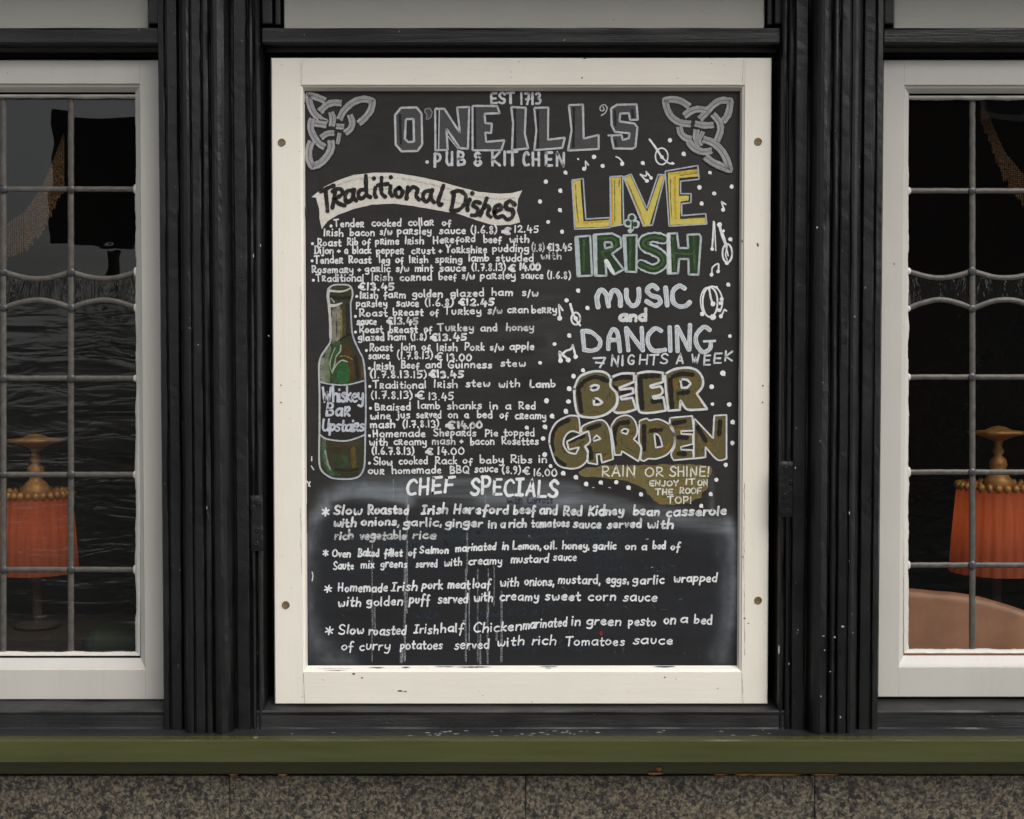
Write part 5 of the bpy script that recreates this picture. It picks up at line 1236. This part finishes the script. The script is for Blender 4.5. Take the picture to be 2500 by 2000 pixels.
# ================================================================== INSIDE THE WINDOWS
def revolve(name, prof, c, mat, parent, n=40, ripple=0, rip_n=26, smooth=True):
    vs = []; fc = []
    for r_, z in prof:
        for k in range(n):
            t = 2 * math.pi * k / n; rr = r_ * (1 + ripple * math.cos(rip_n * t))
            vs.append((c[0] + rr * math.cos(t), c[1] + rr * math.sin(t), c[2] + z))
    for i in range(len(prof) - 1):
        for k in range(n): fc.append((i * n + k, i * n + (k + 1) % n, (i + 1) * n + (k + 1) % n, (i + 1) * n + k))
    return mk(name, vs, fc, mat, parent, smooth)
def shade_mat():
    m, n, l, b = new_mat('pleated_red_fabric')
    v = objcoord(n, l, (1, 1, .05)); f = nz(n, l, v, 75, 6, .7)
    l.new(ramp(n, l, f, [(.3, (.24, .055, .028)), (.7, (.36, .10, .052))]), b.inputs['Base Color'])
    b.inputs['Roughness'].default_value = .8
    tl = n.new('ShaderNodeBsdfTranslucent'); l.new(ramp(n, l, f, [(.3, (.42, .10, .045)), (.7, (.58, .19, .09))]), tl.inputs[0])
    mx = n.new('ShaderNodeMixShader'); mx.inputs[0].default_value = .5
    l.new(b.outputs[0], mx.inputs[1]); l.new(tl.outputs[0], mx.inputs[2]); l.new(mx.outputs[0], n['Material Output'].inputs[0])
    return m
M['shade'] = shade_mat()
def lamp(px, pytop, pybot, half_px, out, label, power):
    t, b = P(px, pytop, out), P(px, pybot, out)
    s = (CD - out) / CD * .0008
    R = half_px * s; H = t.z - b.z; lr = random.Random(int(px))
    L = empty('fabric_shade_lamp', (t.x, t.y, b.z - .12)); tag(L, label, 'lamp', 'red shaded lamps inside the windows')
    c = (t.x, t.y, b.z)
    revolve('lamp_shade', [(R * 1.14, 0), (R * 1.10, H * .3), (R * 1.04, H * .65), (R * .97, H)], c, M['shade'], L, 156, .018, 26)
    # beaded gilt gallery round the top
    vs = []; fc = []
    for k in range(30):
        a = 2 * math.pi * k / 30; bx, by = c[0] + R * .97 * math.cos(a), c[1] + R * .97 * math.sin(a)
        base = len(vs)
        for dz_ in (-1, 0, 1):
            for j in range(6):
                tt = 2 * math.pi * j / 6; rr = (.011 if dz_ == 0 else .004) * lr.uniform(.75, 1.15)
                vs.append((bx + rr * math.cos(tt), by + rr * math.sin(tt), c[2] + H + .002 + dz_ * .009))
        for dz_ in (0, 1):
            for j in range(6): fc.append((base + dz_ * 6 + j, base + dz_ * 6 + (j + 1) % 6, base + dz_ * 6 + 6 + (j + 1) % 6, base + dz_ * 6 + 6 + j))
        fc.append(tuple(base + 12 + j for j in range(6)))
    mk('gilt_edging', vs, fc, M['gold'], L, True)
    hs_ = 118 * s
    stem = [(.030, H - .006), (.034, H + .010), (.022, H + .026), (.013, H + .034), (.020, H + .048), (.017, H + .060), (.008, H + .068), (.013, H + .078), (.008, H + .088), (.009, H + hs_ * .9), (.013, H + hs_)]
    revolve('lamp_stem', stem, c, M['gold'], L, 20)
    revolve('lamp_crown', [(.012, H + hs_ * .95), (.030, H + hs_ * 1.03), (.062, H + hs_ * 1.10), (.066, H + hs_ * 1.14), (.03, H + hs_ * 1.17), (.014, H + hs_ * 1.24), (.0, H + hs_ * 1.26)], c, M['gold'], L, 24, .06, 6)
    revolve('lamp_base', [(.010, H * .5), (.010, -.108), (.045, -.114), (.05, -.12), (0, -.12)], c, M['room'], L, 20)
    pl = bpy.data.lights.new('bulb', 'POINT'); pl.energy = power; pl.color = (1, .62, .28); pl.shadow_soft_size = .03
    po = bpy.data.objects.new('bulb', pl); COL.objects.link(po); po.location = (c[0] - L.location.x, c[1] - L.location.y, c[2] + H * .55 - L.location.z); po.parent = L
lamp(88, 1207, 1396, 86, -.34, 'red pleated fabric lamp with gilt stem behind the left leaded window', .12)
lamp(2436, 1188, 1396, 98, -.34, 'red pleated fabric lamp with gilt stem behind the right leaded window', .22)
# dark shelf the lamps stand on, seat behind the right window
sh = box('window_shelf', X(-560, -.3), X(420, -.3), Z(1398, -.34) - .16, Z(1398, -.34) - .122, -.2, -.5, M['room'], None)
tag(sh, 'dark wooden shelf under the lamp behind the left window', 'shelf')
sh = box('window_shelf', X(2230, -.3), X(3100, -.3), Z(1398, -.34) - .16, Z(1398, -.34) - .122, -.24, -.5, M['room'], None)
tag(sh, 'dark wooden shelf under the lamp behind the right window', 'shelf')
def seat():
    pts = [(2190, 1440), (2230, 1442), (2290, 1448), (2340, 1452), (2400, 1462), (2450, 1476), (2500, 1492), (2600, 1530), (2720, 1600), (2760, 1800), (2100, 1800), (2120, 1480)]
    o = -.13; base = empty('seat_back', P(2350, 1700, o)); tag(base, 'tan leather seat back with rounded top inside the right window', 'seat')
    c = catmull(pts, 12); n = len(c); vs = []; fc = []
    cx, cy = 2400, 1650
    for k_, (sc_, dep) in enumerate(((1.0, .03), (1.0, .008), (.985, .001), (.955, -.003), (.9, -.005))):
        for x, y in c:
            q = P(cx + (x - cx) * sc_, cy + (y - cy) * sc_, o); vs.append((q.x, q.y + dep, q.z))
    for k_ in range(4):
        for i in range(n - 1): a = k_ * n + i; fc.append((a, a + 1, a + n + 1, a + n))
    fc.append(tuple(range(4 * n, 5 * n)))
    mk('seat_cushion', vs, fc, M['leather'], base, True)
seat()
gb = box('green_cushion', X(200, -.2), X(420, -.2), Z(1680, -.2), Z(1535, -.2), -.16, -.3, M['greenthing'], None, .03, 4)
tag(gb, 'dark green cushion at the foot of the left window', 'cushion')
# beaded fringes hanging inside
def fringe(pts_top, lens, out, label):
    tp = resample(pts_top, 6.5)
    base = P(*tp[len(tp) // 2], out)
    E = empty('beaded_fringe', base); tag(E, label, 'curtain')
    vs = []; fc = []
    for i, (x, y) in enumerate(tp):
        L_ = lens[0] + (lens[1] - lens[0]) * i / len(tp) + random.uniform(-8, 8)
        yy = y
        while yy < y + L_:
            q = P(x + random.uniform(-.5, .5), yy, out + random.uniform(-.004, .004)); r = .0022; b = len(vs)
            vs += [(q.x - r, q.y, q.z), (q.x, q.y - r, q.z), (q.x + r, q.y, q.z), (q.x, q.y, q.z + r * 1.3), (q.x, q.y, q.z - r * 1.3)]
            fc += [(b, b + 1, b + 3), (b + 1, b + 2, b + 3), (b + 1, b, b + 4), (b + 2, b + 1, b + 4)]
            yy += 5
    mk('bead_strands', vs, fc, M['cork'], E)['kind'] = 'stuff'
fringe([(-60, 640), (0, 560), (60, 520), (95, 470), (120, 420), (155, 330)], (70, 130), -.13, 'gold beaded fringe curtain in the upper left window')
fringe([(2395, 250), (2420, 300), (2450, 370), (2490, 420), (2560, 470), (2640, 500)], (50, 95), -.13, 'gold beaded fringe curtain in the upper right window')

# ================================================================== GRANITE BASE
gw = empty('granite_base', (0, 0, 0)); tag(gw, 'speckled granite base wall beneath the olive green sill', 'wall')
js = [-620, 553, 1283, 1996, 2700, 3200]
zt = Z(1893, .062)
st_ = box('mortar_bed', X(-620), X(3200), 0, zt - .004, .0585, -.1, M['granite'], gw)
for a, b in zip(js[:-1], js[1:]):
    for r_, (z0, z1) in enumerate(((zt - .42, zt), (0.003, zt - .423))):
        box('granite_block', X(a, .06) + .0005, X(b, .06) - .0005, z0, z1 - .0015, .062, -.05, M['granite'], gw, .0022, 2)

# ================================================================== PUB ABOVE (unseen, its overhang added for shade) AND THE STREET OPPOSITE (seen in the window reflections)
up_ = empty('pub_upper_storey', (0, 0, 2.6)); tag(up_, 'upper storey of the pub, with an added shading overhang, above the black timber front', 'building')
box('wall', -6, 6, 2.62, 7.0, 0, -.3, M['upper'], up_)
box('shading_fascia', -6, 6, 2.46, 3.15, .24, -.02, M['black_h'], up_, .01)  # unseen overhang, added to shade the top of the front
box('shading_cornice', -6, 6, 3.15, 3.26, .42, -.05, M['black_h'], up_, .02)  # unseen too, added to the overhang that darkens the top
for s_, nm in ((-1, 'wing wall left of the black timber front'), (1, 'wing wall right of the black timber front')):
    w_ = box('side_wall', min(s_ * 1.62, s_ * 6), max(s_ * 1.62, s_ * 6), 0, 2.6, .02, -.3, M['upper']); tag(w_, nm, 'wall')
def house(x0, x1, h, yo, mat, label, nf, nw, seed):
    H_ = empty('house', ((x0 + x1) / 2, -yo, 0)); tag(H_, label, 'building')
    v, f = boxv(x0, x1, 0, h, -yo, 0)
    b = box('wall', x0, x1, 0, h, yo + 6, yo, mat, H_)
    wst = (x1 - x0) / nw
    for j in range(nf):
        for i in range(nw):
            cx = x0 + wst * (i + .5); z0 = .9 + j * 3.1
            wd = box('window', cx - .5, cx + .5, z0, z0 + 1.6, yo + .02, yo - .02, M['trim'], H_, .01)
            for q in (-1, 1): box('pane', cx + q * .22 - .2, cx + q * .22 + .2, z0 + .08, z0 + 1.52, yo - .022, yo - .028, M['dark'], wd)
    box('roof', x0 - .1, x1 + .1, h, h + .5, yo + 6, yo - .3, M['brick'], H_)
house(-24, -9, 6.2, 12, M['render'], 'pale rendered house across the street, left of the yard wall', 2, 5, 1)
yw = box('yard_wall', -8.9, -1.05, 0, 2.5, -11.7, -12.0, M['render']); yw.location.y = 0; tag(yw, 'low pale rendered yard wall across the street between the two houses', 'wall')
house(-1.0, 12, 7.2, 12, M['brick'], 'dark brick house across the street', 2, 5, 2)
sg = empty('street_sign', (-1.745, -3.4, 0)); tag(sg, 'black sign panel on a post at the kerb opposite the left window', 'sign')
box('sign_panel', -2.0, -1.46, 2.11, 2.74, 3.42, 3.38, M['iron'], sg, .01)
box('post', -1.765, -1.725, 0, 2.105, 3.43, 3.37, M['iron'], sg, .005)
